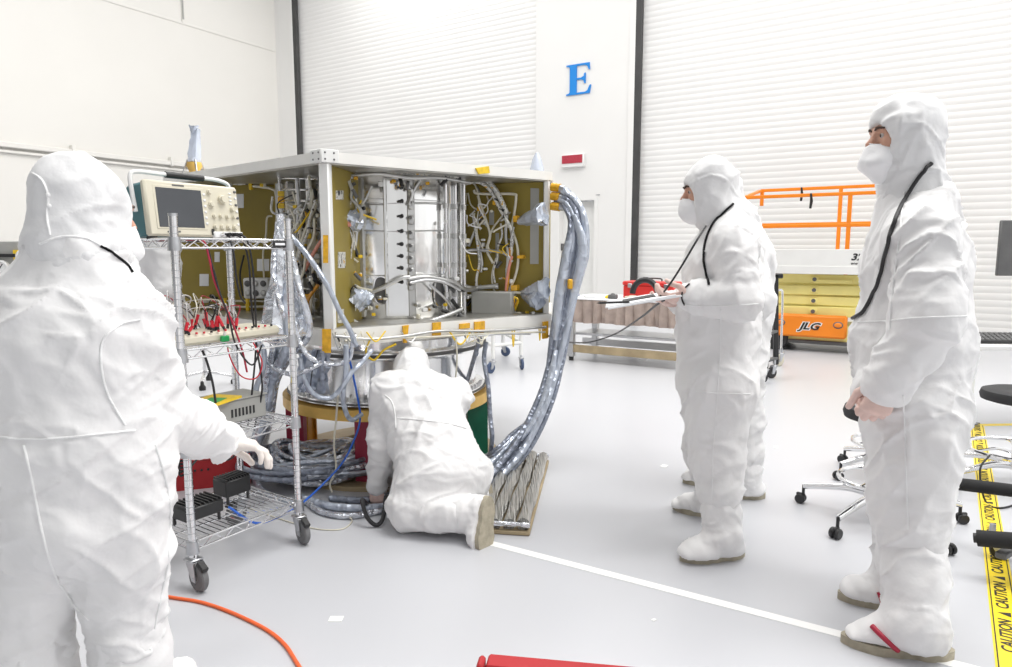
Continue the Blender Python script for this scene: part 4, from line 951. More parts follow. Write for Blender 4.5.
def run(name, on, pts, r, m, off=0.03, n=7, k=6):
    b = MB(); b.tube(curve([on(p[0], p[1], p[2] if len(p) > 2 else off) for p in pts], k), r, m, n); return b.build(name, sat, 60)
# right panel: velcro strips, harness runs, bagged connectors, electronics box
patch('doubler_strip', onR, [(530.5, 188), (539, 188.5), (538.5, 264), (530, 264)], 'grey_box', 0.002)
patch('doubler_strip', onR, [(495.5, 233), (499, 233), (499, 268), (495.5, 268)], 'grey_box', 0.002)
patch('doubler_strip', onR, [(489, 211), (494, 211), (494, 225), (489, 225)], 'grey_box', 0.002)
H = 'harness'
for pts, r, m in (
    ([(470, 181, .06), (484, 179, .07), (494, 188, .07), (501, 200, .06), (507, 214, .05)], 0.016, H), ([(462, 184, .08), (478, 182, .08), (490, 190, .06), (498, 205, .05), (505, 218, .05), (512, 233, .05), (510, 258, .04)], 0.012, H),
    ([(474, 190, .05), (476, 193, .05), (490, 194, .05), (513, 194, .05), (516, 198, .05), (514, 215, .04), (512, 228, .04), (517, 245, .04), (518, 262, .04), (515, 277, .04), (510, 289, .04), (511, 292, .05), (522, 293, .06)], 0.0085, 'tube_w'),
    ([(463, 286, .06), (463, 262, .05), (466, 252, .05), (478, 250, .05), (500, 252, .05), (508, 256, .05), (512, 262, .05)], 0.011, 'steel'),
    ([(474, 221, .03), (476, 232, .04), (479, 245, .04), (482, 262, .04), (481, 272, .03)], 0.010, 'silver_dull'), ([(478, 225, .03), (472, 238, .04), (469, 246, .03)], 0.010, 'silver_dull'),
    ([(507, 215, .05), (506, 235, .04), (508, 256, .05), (507, 275, .05), (509, 300, .05), (517, 316, .05), (525, 324, .03)], 0.011, 'silver_dull'),
    ([(512, 256, .05), (508, 272, .06), (506, 292, .06), (508, 305, .05)], 0.009, 'copper_red'), ([(510, 248, .05), (509, 270, .05), (507, 290, .06), (503, 310, .04)], 0.008, 'amber'),
    ([(503, 215, .04), (492, 230, .04), (488, 245, .05), (491, 253, .05)], 0.006, 'tube_w'), ([(496, 258, .04), (492, 275, .04), (494, 290, .04), (502, 305, .04), (497, 316, .03)], 0.006, 'tube_w'),
    ([(468, 193, .03), (471, 205, .04), (480, 210, .04), (488, 203, .04), (487, 196, .03)], 0.005, 'tube_w')): run('harness_run', onR, pts, r, m)
for (x, y, w, h) in ((478.5, 209, 3, 4), (515, 219, 4, 6), (520, 257, 6, 3), (514, 288, 6, 5), (494, 203, 3, 4), (482, 170, 9, 5), (497, 180, 3, 4)): patch('tape_tab', onR, [(x - w / 2, y - h / 2), (x + w / 2, y - h / 2 - .5), (x + w / 2, y + h / 2), (x - w / 2, y + h / 2)], 'kapton', 0.06, 0.004)
b = MB()
for i in range(9): b.tube(curve([onR(505 + random.uniform(-3, 6), 297 + random.uniform(-2, 2), .06), onR(512 + random.uniform(-6, 6), 303 + random.uniform(-4, 4), .085), onR(507 + random.uniform(-3, 9), 313 + random.uniform(-3, 3), .05)], 6), 0.007, 'kapton_y' if i % 2 else 'kapton', 6)
b.build('tape_knot', sat)
for (x, y) in ((486, 288), (486, 296)):
    b = MB(); a_, c_ = onR(462, y - 4 + (y - 288) * .6, .07), onR(496, y - 2, .07); b.tube(curve([a_, onR(472, y, .08), c_], 6), 0.014, 'silver_dull', 8); b.cyl(c_, onR(499, y - 2, .07), 0.02, 'chrome', 12); b.build('connector_plug', sat)
e0 = onR(494, 317, 0.06); b = MB(); b.box((e0.x, e0.y - 0.02, Z_BT + 0.07), (0.26, 0.12, 0.14), 'grey_box', frame(V(-nR.y, nR.x, 0), (0, 0, 1)), 0.008); b.build('electronics_box', sat)
b = MB()
for k in range(6): b.box(e0 + V(-0.09 + 0.035 * k, -0.085, -0.0), (0.012, 0.02, 0.04), 'white_plastic', None, 0.003)
b.build('connector_row', sat)
def bag(name, c, d, L, r0, r1, seed, m='bagfilm', parent=None):
    """crumpled film bag tied round a connector"""
    d = Vector(d).normalized(); u = d.orthogonal().normalized(); w = d.cross(u); rr = random.Random(seed); vs = []; fs = []; n = 14; K = 8
    ph = [rr.uniform(0.75, 1.2) for _ in range(n)]
    for i in range(K + 1):
        t = i / K; r = r0 + (r1 - r0) * t ** 0.8
        for k in range(n):
            a = 2 * PI * k / n; q = r * (1 + (ph[k] - 1) * (0.4 + t)) * rr.uniform(0.86, 1.12); vs.append(Vector(c) + d * L * t + (u * math.cos(a) + w * math.sin(a)) * q + d * rr.uniform(-.01, .01))
    for i in range(K):
        for k in range(n): fs.append((i * n + k, i * n + (k + 1) % n, (i + 1) * n + (k + 1) % n, (i + 1) * n + k))
    fs.append(tuple(range(n - 1, -1, -1))); fs.append(tuple(K * n + k for k in range(n)))
    b = MB(); b.add(vs, fs, m); return b.build(name, parent or sat, 25)
for (x, y, ex, ey, s_) in ((519, 222, 543, 214, 1), (522, 293, 545, 288, 2), (524, 296, 540, 301, 3)):
    a_, c_ = onR(x, y, .05), onR(ex, ey, .13); bag('connector_bag', a_, c_ - a_, (c_ - a_).length, 0.018, 0.062, s_)
# film bags and runs on the front panel and the bay left of the post
for (x, y, ex, ey, s_) in ((338, 214, 358, 221, 4), (350, 293, 362, 300, 5)): a_, c_ = on_cyl(x, y, .20), on_cyl(ex, ey, .12); bag('connector_bag', a_, c_ - a_, (c_ - a_).length, 0.035, 0.06, s_)
run('harness_run', on_cyl, [(325, 236, .24), (334, 231, .22), (343, 226, .2), (352, 223, .18), (356, 222, .16)], 0.017, 'copper_red')
run('harness_run', on_cyl, [(325, 236, .25), (318, 246, .26), (312, 256, .24), (305, 270, .2)], 0.010, 'copper_red')
for pts, r, m, o_ in (([(336, 170), (345, 178), (350, 190), (352, 200)], .009, H, .10), ([(353, 225), (352, 240), (345, 255), (347, 275), (357, 287), (372, 291)], .010, 'tube_w', .09), ([(342, 170), (334, 180), (327, 180)], .008, 'tube_w', .15),
    ([(350, 180), (356, 205), (356, 235), (352, 262), (355, 285)], .012, 'silver_dull', .08), ([(356, 285), (348, 290), (338, 287), (331, 280)], .007, H, .12), ([(334, 256), (350, 257), (358, 262)], .006, 'tube_w', .12),
    ([(372, 292), (382, 288), (392, 283), (402, 278), (410, 277)], .013, 'silver_dull', .06), ([(408, 279), (425, 277), (440, 279), (455, 283), (468, 290), (482, 286)], .013, 'silver_dull', .06), ([(410, 283), (428, 280), (446, 283), (460, 290)], .010, 'steel', .07),
    ([(345, 171), (370, 170), (400, 172), (430, 174), (460, 178)], .012, H, .10), ([(350, 176), (380, 174), (410, 178), (440, 178), (470, 183)], .010, 'silver_dull', .12), ([(404, 182), (412, 192), (409, 205)], .014, 'silver_dull', .05), ([(420, 180), (414, 190), (410, 200)], .010, 'silver_dull', .05),
    ([(350, 322), (375, 326), (400, 324), (425, 322), (445, 316), (462, 309)], .012, 'silver_dull', .10), ([(345, 327), (380, 323), (415, 327), (445, 325), (470, 322)], .009, 'black', .12), ([(335, 312), (350, 318), (362, 326), (375, 330)], .010, H, .14), ([(452, 300), (460, 312), (455, 324), (466, 328)], .011, 'black', .08),
    ([(430, 285), (446, 300), (455, 318)], .008, 'steel', .06), ([(360, 330), (352, 318), (356, 305), (350, 296)], .008, 'tube_w', .12)): run('harness_run', on_cyl, pts, r, m, o_)
b = MB()
for i, py in enumerate((203, 231)): b.tube(curve([on_cyl(x, py + math.sin(x * .7 + i) * .6, .016) for x in range(364, 468, 8)], 3), 0.0035, 'silver_dull', 5)
b.build('tie_wire', sat)
# label squares and small white tags
for on, x, y, w, h, m in ((onA, 342, 260, 7, 16, 'harness'), (onA, 340, 195, 7, 9, 'harness'), (onA, 341, 316, 6, 14, 'harness'), (onL, 263, 265, 12, 12, 'paper'), (onL, 240, 201, 7, 14, 'paper'), (onL, 204, 280, 9, 12, 'paper'), (onL, 217, 257, 5, 10, 'paper')):
    patch('label_tag', on, [(x - w / 2, y - h / 2), (x + w / 2, y - h / 2), (x + w / 2, y + h / 2), (x - w / 2, y + h / 2)], m, 0.004)
# the bay left of the post: racks of plates, pipes and amber brackets
for i, (x, w) in enumerate(((282, 7), (292, 9), (303, 9), (313, 8))):
    p = on_cyl(x, 250, 0.06); a = math.atan2(p.y - CC.y, p.x - CC.x); b = MB(); b.box((p.x, p.y, (Z_BT + Z_TB) / 2), (0.05, w * 0.0055, Z_TB - Z_BT - 0.04), 'silver' if i % 2 else 'cyl_panel', rotz(a), 0.008)
    b.build('equipment_rail', sat)
b = MB()
for k in range(13):
    py = 178 + 11 * k; p, q = on_cyl(279, py, .11), on_cyl(317, py + 1, .13); b.cyl(p, q, 0.005 + 0.002 * (k % 3), 'chrome', 8)
for k in range(18):
    px = random.choice((284, 291, 298, 305, 312)); py = random.uniform(205, 318); p = on_cyl(px, py, .14); b3 = MB(); b3.box(p, (random.uniform(.03, .06), .04, random.uniform(.03, .07)), random.choice(('white_plastic', 'silver_dull', 'cream', 'silver_dull')), rotz(.5), .005); b3.build('valve_block', sat)
    if k % 2 == 0: b4 = MB(); b4.box(on_cyl(random.choice((281, 296, 308)), random.uniform(180, 315), .17), (.035, .02, .03), 'kapton_y' if k % 4 else 'kapton', rotz(.4), .004); b4.build('tape_tab', sat)
    if k % 3 == 0: b5 = MB(); b5.box(on_cyl(random.choice((289, 302)), random.uniform(225, 300), .165), (.04, .03, .025), 'black', rotz(.4), .004); b5.build('black_connector', sat)
b.build('pipe_rack', sat)
for pts, r, m, o_ in (([(279, 176), (281, 210), (280, 250), (283, 290), (281, 325)], .009, 'chrome', .15), ([(297, 178), (299, 210), (295, 245), (299, 280), (297, 322)], .010, 'steel', .15), ([(309, 176), (312, 205), (309, 240), (313, 275), (310, 320)], .008, 'tube_w', .16),
    ([(316, 205), (310, 220), (304, 234), (300, 250)], .009, 'tube_w', .2), ([(318, 285), (308, 300), (309, 315), (305, 330)], .010, 'amber', .2)): run('harness_run', on_cyl, pts, r, m, o_)
# left panel plumbing
for pts, r, m in (([(251, 186), (262, 187), (272, 189), (276, 194), (277, 215), (276, 232)], .009, 'tube_w'), ([(272, 216), (267, 218), (266, 235), (263, 255), (264, 278)], .006, 'tube_w'), ([(204, 300), (225, 301), (250, 301), (280, 301)], .007, 'tube_w'), ([(204, 307), (240, 307), (282, 306)], .007, 'tube_w'),
    ([(180, 183), (210, 180), (240, 184), (268, 178)], .008, H), ([(244, 255), (240, 275), (243, 296)], .006, 'black')): run('harness_run', onL, pts, r, m, 0.05)
b = MB(); q = onL(258, 288, .05); b.box(q, (0.16, 0.08, 0.13), 'white_plastic', None, 0.008)
for i in range(3):
    for j in range(2): b.ell(q + V(-0.05 + .05 * i, -0.045, -.03 + .06 * j), (.02, .012, .02), 'grey_dark' if (i + j) % 2 else 'silver_dull', None, 10)
b.build('valve_box', sat)
for (x, y) in ((251, 186), (277, 183), (248, 300), (248, 307), (225, 302), (262, 183)):
    q = onL(x, y, .05); b = MB(); b.box(q, (.022, .03, .05), 'kapton_y', None, .004); b.build('pipe_bracket', sat)
# deck edges: amber tape and runs along the lower deck
edge_n = V(d1_.y, -d1_.x, 0)
def onE(px, py, off=0.0): return on_plane(px, py, V(PA.x, PA.y, 0), edge_n if edge_n.y < 0 else -edge_n, off)
for quad in ([(433, 323), (441, 322), (441, 337), (433, 338)], [(475, 322), (485, 321), (485, 334), (475, 335)], [(543.5, 322), (548.5, 321), (548.5, 338), (543.5, 339)], [(403, 326), (409, 325), (407, 343), (404, 343)], [(460, 324), (470, 323), (470, 328), (460, 329)]): patch('tape_patch', onE, quad, 'kapton', 0.012, 0.004)
patch('tape_patch', lambda a, c, o=0: at(a, c, 3.255), [(322, 329), (331, 329), (331, 353), (322, 353)], 'kapton', 0, 0.004); patch('tape_patch', lambda a, c, o=0: at(a, c, 3.26), [(323, 235), (328, 235), (328, 263), (323, 263)], 'kapton', 0, 0.004)
for pts, r, m in (([(335, 336), (370, 339), (405, 336), (440, 331), (480, 331), (520, 329), (546, 327)], .008, 'silver_dull'), ([(345, 341), (390, 338), (430, 337), (480, 334), (545, 332)], .006, 'tube_w'), ([(470, 337), (500, 334), (530, 334)], .006, 'steel')): run('harness_run', onE, pts, r, m, 0.02)
patch('tape_patch', onE, [(476, 168), (489, 166), (490, 173), (479, 174)], 'kapton_y', 0.01, 0.004)
# adapter ring under the lower deck
b = MB(); zb = 0.45
b.lathe([(0.54, zb), (0.62, zb + 0.01), (0.62, zb + 0.035), (0.565, zb + 0.05), (0.575, 0.70), (0.585, 0.72), (0.62, 0.725), (0.62, 0.76), (0.59, 0.77), (0.60, Z_BB - 0.03), (0.62, Z_BB - 0.02), (0.60, Z_BB)], 'silver', CC, n=96); ad = b.build('adapter_ring', sat)
b = MB(); b.ring(0.618, 0.632, 0.735, 0.752, 'grey_dark', CC, n=96); b.ring(0.618, 0.628, zb + 0.018, zb + 0.026, 'grey_dark', CC, n=96); b.build('clamp_band', ad)
for k in range(40):
    b = MB(); a = PI + PI * k / 40; b.cyl(CC + V(math.cos(a) * 0.60, math.sin(a) * 0.60, zb + 0.035), CC + V(math.cos(a) * 0.60, math.sin(a) * 0.60, zb + 0.055), 0.011, 'steel', 6); b.build('flange_bolt', ad)
# ---------------------------------------------------------------- the stand
st = thing('ring_stand', V(CC.x, CC.y, 0), 'round gold-rimmed stand with crimson, amber and green legs under the spacecraft', 'stand')
b = MB(); b.ring(0.50, 0.655, 0.385, 0.447, 'gold', CC, n=96); b.build('support_ring', st)
b = MB(); b.ring(0.50, 0.70, 0.0, 0.025, 'tan_wood', CC, n=96); b.build('base_ring', st)
def leg(px, py, m, lab, wt=0.12, wb_=0.12, plate=False, yaw=None):
    p = fl(px, py, 0.03); d = (V(p.x, p.y, 0) - CC); d.normalize(); p = CC + d * 0.585; a = math.atan2(d.y, d.x) if yaw is None else yaw; b = MB()
    x, y = V(-math.sin(a), math.cos(a), 0), V(math.cos(a), math.sin(a), 0)
    if plate:
        b.prism([(-wb_ / 2, 0), (wb_ / 2, 0), (wt / 2, 0.357), (-wt / 2, 0.357)], 0.05, m, p - y * 0.025 + V(0, 0, 0.026), x, V(0, 0, 1))
    else:                                                         # channel: web with two flanges
        for (o_, w_, dp) in ((-0.03, wb_, 0.012), ): b.prism([(-wb_ / 2, 0), (wb_ / 2, 0), (wt / 2, 0.357), (-wt / 2, 0.357)], 0.012, m, p + y * o_ + V(0, 0, 0.026), x, V(0, 0, 1))
        for s_ in (-1, 1): b.bar(p + x * s_ * wb_ / 2 + V(0, 0, 0.026), p + x * s_ * wt / 2 + V(0, 0, 0.384), 0.014, 0.09, m, up=y)
        b.box(p + V(0, 0, 0.034), (wb_ * 1.1, 0.12, 0.015), m, frame(x, (0, 0, 1)))
    o = b.build('leg', st); o['label'] = lab; return o
leg(362, 492, 'crimson', 'crimson leg of the stand', 0.15, 0.15, True, yaw=-1.75); leg(295, 462, 'crimson', 'crimson leg of the stand', 0.11, 0.11, True, yaw=-1.7)
leg(322, 446, 'amber', 'amber leg of the stand', 0.11, 0.12); leg(482, 455, 'green_leg', 'green leg of the stand', 0.13, 0.13, True, yaw=-1.3); leg(466, 445, 'blue_leg', 'blue leg of the stand', 0.11, 0.11, True, yaw=-1.4); leg(420, 436, 'amber', 'amber leg of the stand', 0.11, 0.12)

# small clamps, ties, plugs and stray wires all over the open bays
rr = random.Random(44)
def scatter(on, box, n, offr, small=True):
    for i in range(n):
        x, y = rr.uniform(box[0], box[2]), rr.uniform(box[1], box[3]); p = on(x, y, rr.uniform(*offr)); k = rr.random(); b = MB()
        if k < .30: b.box(p, (rr.uniform(.015, .035), .02, rr.uniform(.012, .03)), rr.choice(('white_plastic', 'tube_w', 'silver_dull')), rotz(rr.uniform(-.6, .6)), .004); b.build('cable_clamp', sat)
        elif k < .42: b.box(p, (.022, .015, .018), rr.choice(('kapton_y', 'kapton')), rotz(rr.uniform(-.6, .6)), .003); b.build('tape_tab', sat)
        elif k < .54: d = V(rr.uniform(-1, 1), -.2, rr.uniform(-1, 1)).normalized() * .025; b.cyl(p - d, p + d, .010, rr.choice(('black', 'grey_dark', 'black')), 8); b.build('wire_splice', sat)
        elif Z_BT + .14 < p.z < Z_TB - .14:
            d = V(rr.uniform(-.12, .12), rr.uniform(-.03, .03), rr.uniform(-.12, .12)); e = V(rr.uniform(-.05, .05), -.03, rr.uniform(-.05, .05)); b.tube(curve([p, p + d * .5 + e, p + d], 6), rr.uniform(.003, .006), rr.choice(('tube_w', 'harness', 'silver_dull', 'black', 'white_plastic', 'kapton_y')), 5); b.build('stray_wire', sat)
scatter(on_cyl, (331, 168, 362, 325), 70, (.08, .18)); scatter(on_cyl, (362, 168, 470, 186), 34, (.04, .12)); scatter(on_cyl, (362, 296, 470, 326), 30, (.04, .10)); scatter(on_cyl, (444, 200, 468, 320), 12, (.03, .06))
scatter(onR, (470, 184, 516, 300), 30, (.02, .06)); scatter(onR, (466, 296, 540, 322), 12, (.05, .1)); scatter(on_cyl, (276, 176, 320, 328), 70, (.12, .22)); scatter(onL, (200, 180, 278, 190), 8, (.02, .06)); scatter(onL, (200, 296, 280, 310), 8, (.02, .06))
for i in range(16):                                               # cables lying along the inner edge of the lower deck
    x0 = rr.uniform(340, 500); x1 = min(545, x0 + rr.uniform(40, 110)); b = MB(); b.tube(curve([onE(x0 + (x1 - x0) * t, 331 - (x0 + (x1 - x0) * t - 340) * .027 + rr.uniform(-3, 1.5), -.03 - rr.uniform(0, .03)) for t in np.linspace(0, 1, 6)], 5), rr.uniform(.004, .010), rr.choice(('silver_dull', 'harness', 'black', 'tube_w', 'grey_dark')), 6); b.build('harness_run', sat)
for i in range(14):                                               # leads drooping below the lower deck
    x0 = rr.uniform(335, 540); x1 = x0 + rr.uniform(-25, 25); y = 338 - (x0 - 340) * .02; b = MB(); b.tube(curve([onE(x0, y - 6, .015), onE((x0 + x1) / 2, y + rr.uniform(4, 14), .03), onE(x1, y - 5, .015)], 6), rr.uniform(.003, .006), rr.choice(('tube_w', 'kapton_y', 'silver_dull', 'harness')), 5); b.build('hanging_lead', sat)

for i in range(22):                                               # long harness legs in the front bays
    if i < 8: on, xa, xb, o = on_cyl, rr.uniform(334, 358), rr.uniform(334, 360), rr.uniform(.08, .2)
    elif i < 16: on, xa, xb, o = on_cyl, rr.uniform(277, 318), rr.uniform(277, 318), rr.uniform(.16, .24)
    else: on, xa, xb, o = onR, rr.uniform(470, 512), rr.uniform(472, 515), rr.uniform(.03, .07)
    ya = rr.uniform(176, 230); yb = ya + rr.uniform(40, 95); b = MB(); b.tube(curve([on(xa + (xb - xa) * t + rr.uniform(-4, 4), min(318, ya + (yb - ya) * t), o) for t in np.linspace(0, 1, 6)], 5), rr.uniform(.004, .010), rr.choice(('harness', 'tube_w', 'silver_dull', 'harness')), 6); b.build('harness_run', sat)
# ================================================================ wire cart with the oscilloscope
cA, cB, cD = fl(195, 588), fl(300, 541), fl(241, 523)
uc = (cB - cA).normalized(); vc = V(-uc.y, uc.x, 0); wAB = (cB - cA).length; wBD = 0.42
cD = cB + vc * wBD; cC = cA + vc * wBD; SH = (0.19, 0.58, 0.95, 1.372)
cart = thing('wire_cart', (cA + cD) / 2, 'tall chrome wire cart on casters carrying the oscilloscope, beside the spacecraft', 'cart')
for P in (cA, cB, cC, cD):
    b = MB(); b.cyl((P.x, P.y, 0.125), (P.x, P.y, 1.455), 0.0155, 'chrome', 14); b.cyl((P.x, P.y, 1.455), (P.x, P.y, 1.465), 0.017, 'zinc', 14)
    for k in range(46): b.ring(0.0150, 0.0162, 0.2 + 0.027 * k, 0.203 + 0.027 * k, 'zinc', (P.x, P.y, 0), n=12)
    b.build('post', cart)
def cpt(s, t, z): p = cA + uc * s + vc * t; return V(p.x, p.y, z)
for z in SH:
    b = MB(); cs = [cpt(0, 0, z), cpt(wAB, 0, z), cpt(wAB, wBD, z), cpt(0, wBD, z)]
    for i in range(4):
        p, q = cs[i], cs[(i + 1) % 4]; b.cyl(p, q, 0.0045, 'chrome', 8); dn = V(0, 0, -0.034); b.cyl(p + dn, q + dn, 0.0045, 'chrome', 8)
        n = max(6, int((q - p).length / 0.045)); zig = [lerp(p, q, k / n) + (dn if k % 2 else V(0, 0, 0)) for k in range(n + 1)]; b.tube(zig, 0.0032, 'chrome', 6)
        b.cyl(p + V(0, 0, 0.006), p + V(0, 0, -0.045), 0.022, 'zinc', 12, 0.025)
    n = 20
    for k in range(1, n): s = wAB * k / n; b.cyl(cpt(s, 0, z + 0.001), cpt(s, wBD, z + 0.001), 0.0026, 'chrome', 5)
    for t in (0.33, 0.66): b.cyl(cpt(0, wBD * t, z - 0.006), cpt(wAB, wBD * t, z - 0.006), 0.004, 'chrome', 6)
    b.build('wire_shelf', cart)
def caster(parent, P, yaw, r=0.055, m='grey_rubber', brake=True, zt=0.15):
    f = V(math.cos(yaw), math.sin(yaw), 0); l = V(-f.y, f.x, 0); ax = V(P.x, P.y, r) - f * 0.035; b = MB()
    b.box(V(P.x, P.y, zt - 0.03), (0.055, 0.055, 0.012), 'zinc', rotz(yaw), 0.004); b.cyl((P.x, P.y, zt - 0.03), (P.x, P.y, zt + 0.03), 0.012, 'zinc', 10)
    for s_ in (-1, 1):
        o = l * 0.021 * s_; P4 = [V(P.x, P.y, zt - 0.03) + f * 0.022, V(P.x, P.y, zt - 0.03) - f * 0.04, ax - f * 0.014 + V(0, 0, -0.012), ax + f * 0.014 + V(0, 0, -0.012)]
        vs = [p + o + l * 0.002 for p in P4] + [p + o - l * 0.002 for p in P4]; b.add(vs, [(0, 1, 2, 3), (7, 6, 5, 4), (0, 4, 5, 1), (1, 5, 6, 2), (2, 6, 7, 3), (3, 7, 4, 0)], 'zinc')
    b.cyl(ax - l * 0.028, ax + l * 0.028, 0.007, 'zinc', 8); c = b.build('caster', parent)
    b = MB(); w = 0.014
    b.lathe([(r * 0.62, -w), (r * 0.9, -w), (r, -w * 0.6), (r, w * 0.6), (r * 0.9, w), (r * 0.62, w)], m, ax, l, 28); b.lathe([(0.006, -w * 0.8), (r * 0.2, -w * 1.05), (r * 0.62, -w * 0.7), (r * 0.62, w * 0.7), (r * 0.2, w * 1.05), (0.006, w * 0.8)], 'grey_box', ax, l, 24); b.build('wheel', c)
    if brake:
        b = MB(); b.box(ax + f * -0.03 + V(0, 0, r * 0.95), (0.05, 0.03, 0.02), 'black', Matrix.Rotation(yaw, 3, 'Z') @ Matrix.Rotation(-0.5, 3, 'Y'), 0.005); b.build('brake_pedal', c)
for P, yaw in ((cA, 2.5), (cB, 2.3), (cC, 0.6), (cD, 1.0)): caster(cart, P, yaw)
b = MB(); b.box(cpt(wAB * 0.9, -0.008, SH[3] - 0.017), (0.07, 0.004, 0.026), 'black', frame(uc, (0, 0, 1)), 0.001); b.box(cpt(wAB * 0.9, -0.0105, SH[3] - 0.017), (0.05, 0.002, 0.01), 'paper', frame(uc, (0, 0, 1))); b.build('shelf_label', cart)
# ---- oscilloscope
us = V(0.487, 0.873, 0).normalized(); ns = V(us.y, -us.x, 0); S0 = V(-1.362, 2.60, SH[3] + 0.012)
tilt = 0.10; ups = (V(0, 0, 1) * math.cos(tilt) - ns * math.sin(tilt)).normalized(); nf = us.cross(ups)
W_, H_ = 0.425, 0.215
def sp_(x, y, z=0.0): return S0 + us * (x * W_) + ups * (y * H_) + nf * z
Rf = Matrix((us, ups, nf)).transposed()
osc = thing('oscilloscope', sp_(0.5, 0, -0.05), 'cream oscilloscope with dark screen on the top shelf of the wire cart', 'oscilloscope')
b = MB(); b.box(sp_(0.5, 0.5, -0.07), (W_ * 0.97, H_ * 0.96, 0.11), 'teal', Rf, 0.012); b.build('case', osc)
b = MB(); b.box(sp_(0.5, 0.5, -0.006), (W_, H_, 0.03), 'cream', Rf, 0.008); fp = b.build('front_panel', osc)
b = MB(); b.box(sp_(0.34, 0.52, 0.008), (W_ * 0.53, H_ * 0.80, 0.006), 'cream', Rf, 0.003); b.build('screen_bezel', osc)
b = MB(); b.box(sp_(0.335, 0.515, 0.0105), (W_ * 0.47, H_ * 0.71, 0.004), 'screen', Rf, 0.001); b.build('screen', osc)
b = MB(); b.box(sp_(0.335, 0.93, 0.010), (W_ * 0.12, H_ * 0.025, 0.003), 'grey_dark', Rf); b.box(sp_(0.2, 0.075, 0.010), (W_ * 0.05, H_ * 0.03, 0.003), 'grey_dark', Rf); b.box(sp_(0.28, 0.08, 0.010), (W_ * 0.05, H_ * 0.03, 0.003), 'grey_dark', Rf); b.build('marking', osc)
def knob(x, y, r, h): b = MB(); b.lathe([(r, 0), (r, h * 0.5), (r * 0.82, h * 0.6), (r * 0.78, h), (0.0, h)], 'cream', sp_(x, y, 0.009), nf, 18); b.build('knob', osc)
knob(0.66, 0.86, 0.011, 0.014); knob(0.67, 0.62, 0.013, 0.016); knob(0.80, 0.73, 0.019, 0.022); knob(0.91, 0.55, 0.011, 0.014)
for i in range(4):
    knob(0.69 + 0.075 * i, 0.40, 0.009, 0.014); knob(0.69 + 0.075 * i, 0.19, 0.011, 0.016)
for i in range(6):
    b = MB(); b.box(sp_(0.963, 0.90 - 0.13 * i, 0.011), (0.012, 0.010, 0.006), 'grey_dark' if i % 2 == 0 else 'white_plastic', Rf, 0.002); b.build('button', osc)
for i in range(4):
    b = MB(); b.box(sp_(0.90, 0.86 - 0.07 * i, 0.010), (0.014, 0.007, 0.005), 'white_plastic', Rf, 0.002); b.build('button', osc)
for i in range(6):
    b = MB(); b.box(sp_(0.599, 0.80 - 0.11 * i, 0.011), (0.012, 0.010, 0.006), 'white_plastic', Rf, 0.002); b.build('button', osc)
b = MB(); b.box(sp_(0.82, 0.035, 0.012), (W_ * 0.34, H_ * 0.13, 0.02), 'white_plastic', Rf, 0.004); b.build('input_panel', osc)
b = MB(); b.box(sp_(0.655, 0.09, 0.012), (0.012, 0.026, 0.006), 'black', Rf, 0.002); b.build('usb_port', osc)
for i in range(4): b = MB(); b.cyl(sp_(0.73 + .065 * i, 0.035, 0.02), sp_(0.73 + .065 * i, 0.035, 0.042), 0.008, 'black' if i > 0 else 'chrome', 12); b.build('input_connector', osc)
b = MB(); hp = curve([sp_(-0.025, 0.45, -0.045), sp_(-0.03, 0.80, -0.05), sp_(-0.03, 1.08, -0.05), sp_(0.03, 1.17, -0.05), sp_(0.25, 1.17, -0.05), sp_(0.5, 1.17, -0.05), sp_(0.85, 1.17, -0.05), sp_(1.0, 1.10, -0.05), sp_(1.02, 0.95, -0.05), sp_(1.02, 0.6, -0.045)], 5); b.tube(hp, 0.0085, 'white_plastic', 8); hd = b.build('carry_handle', osc)
b = MB(); b.cyl(sp_(0.32, 1.17, -0.05), sp_(0.72, 1.17, -0.05), 0.013, 'black', 12); b.build('grip', hd)
for x in (0.06, 0.92): b = MB(); b.box(sp_(x, -0.02, -0.02), (0.03, 0.016, 0.03), 'black', Rf, 0.003); b.build('foot', osc)
# ---- breakout box with rows of red plugs on the shelf below
bb = thing('breakout_box', cpt(wAB * 0.45, 0.2, SH[2] + 0.005), 'long cream breakout box bristling with red plugs on the second cart shelf', 'electronics')
bc = cpt(wAB * 0.45, 0.17, SH[2] + 0.004)
b = MB(); b.box(bc + V(0, 0, 0.022), (wAB * 1.06, 0.22, 0.042), 'cream', frame(uc, (0, 0, 1)), 0.012); b.build('case', bb)
rr = random.Random(3)
for k in range(34):
    s = (rr.uniform(-0.02, 0.20) if k < 22 else rr.uniform(0.36, 0.60)) * wAB; t = rr.uniform(0.08, 0.26); h = rr.uniform(0.03, 0.075) * (1.6 if s < 0.06 else 1); p = cpt(s, t, bc.z + 0.044); b = MB()
    ln = V(rr.uniform(-.02, .02), rr.uniform(-.02, .02), h); b.cyl(p, p + ln * 0.35, 0.006, 'black', 7); b.cyl(p + ln * 0.3, p + ln, 0.0068, 'red_plug', 7); o = b.build('banana_plug', bb)
    b = MB(); q = p + ln; e = cpt(s / wAB * wAB + rr.uniform(-.05, .12), 0.2 + rr.uniform(-.05, .15), bc.z + rr.uniform(0.09, 0.2)); b.tube(curve([q, q + V(rr.uniform(-.03, .03), rr.uniform(-.02, .02), rr.uniform(0.03, 0.09)), e, e + V(rr.uniform(-.05, .05), .05, -rr.uniform(.04, .12))], 5), 0.0022, ('cord_red', 'cord_black', 'white_plastic', 'cord_black', 'tube_w')[k % 5], 5); b.build('lead_wire', o)
for k in range(16):
    b = MB(); p = cpt(wAB * (-0.04 + 0.062 * k), 0.064, bc.z + 0.044); b.cyl(p, p + V(0, 0, 0.008), 0.005, 'red_plug' if k % 3 else 'black', 8); b.build('socket', bb)
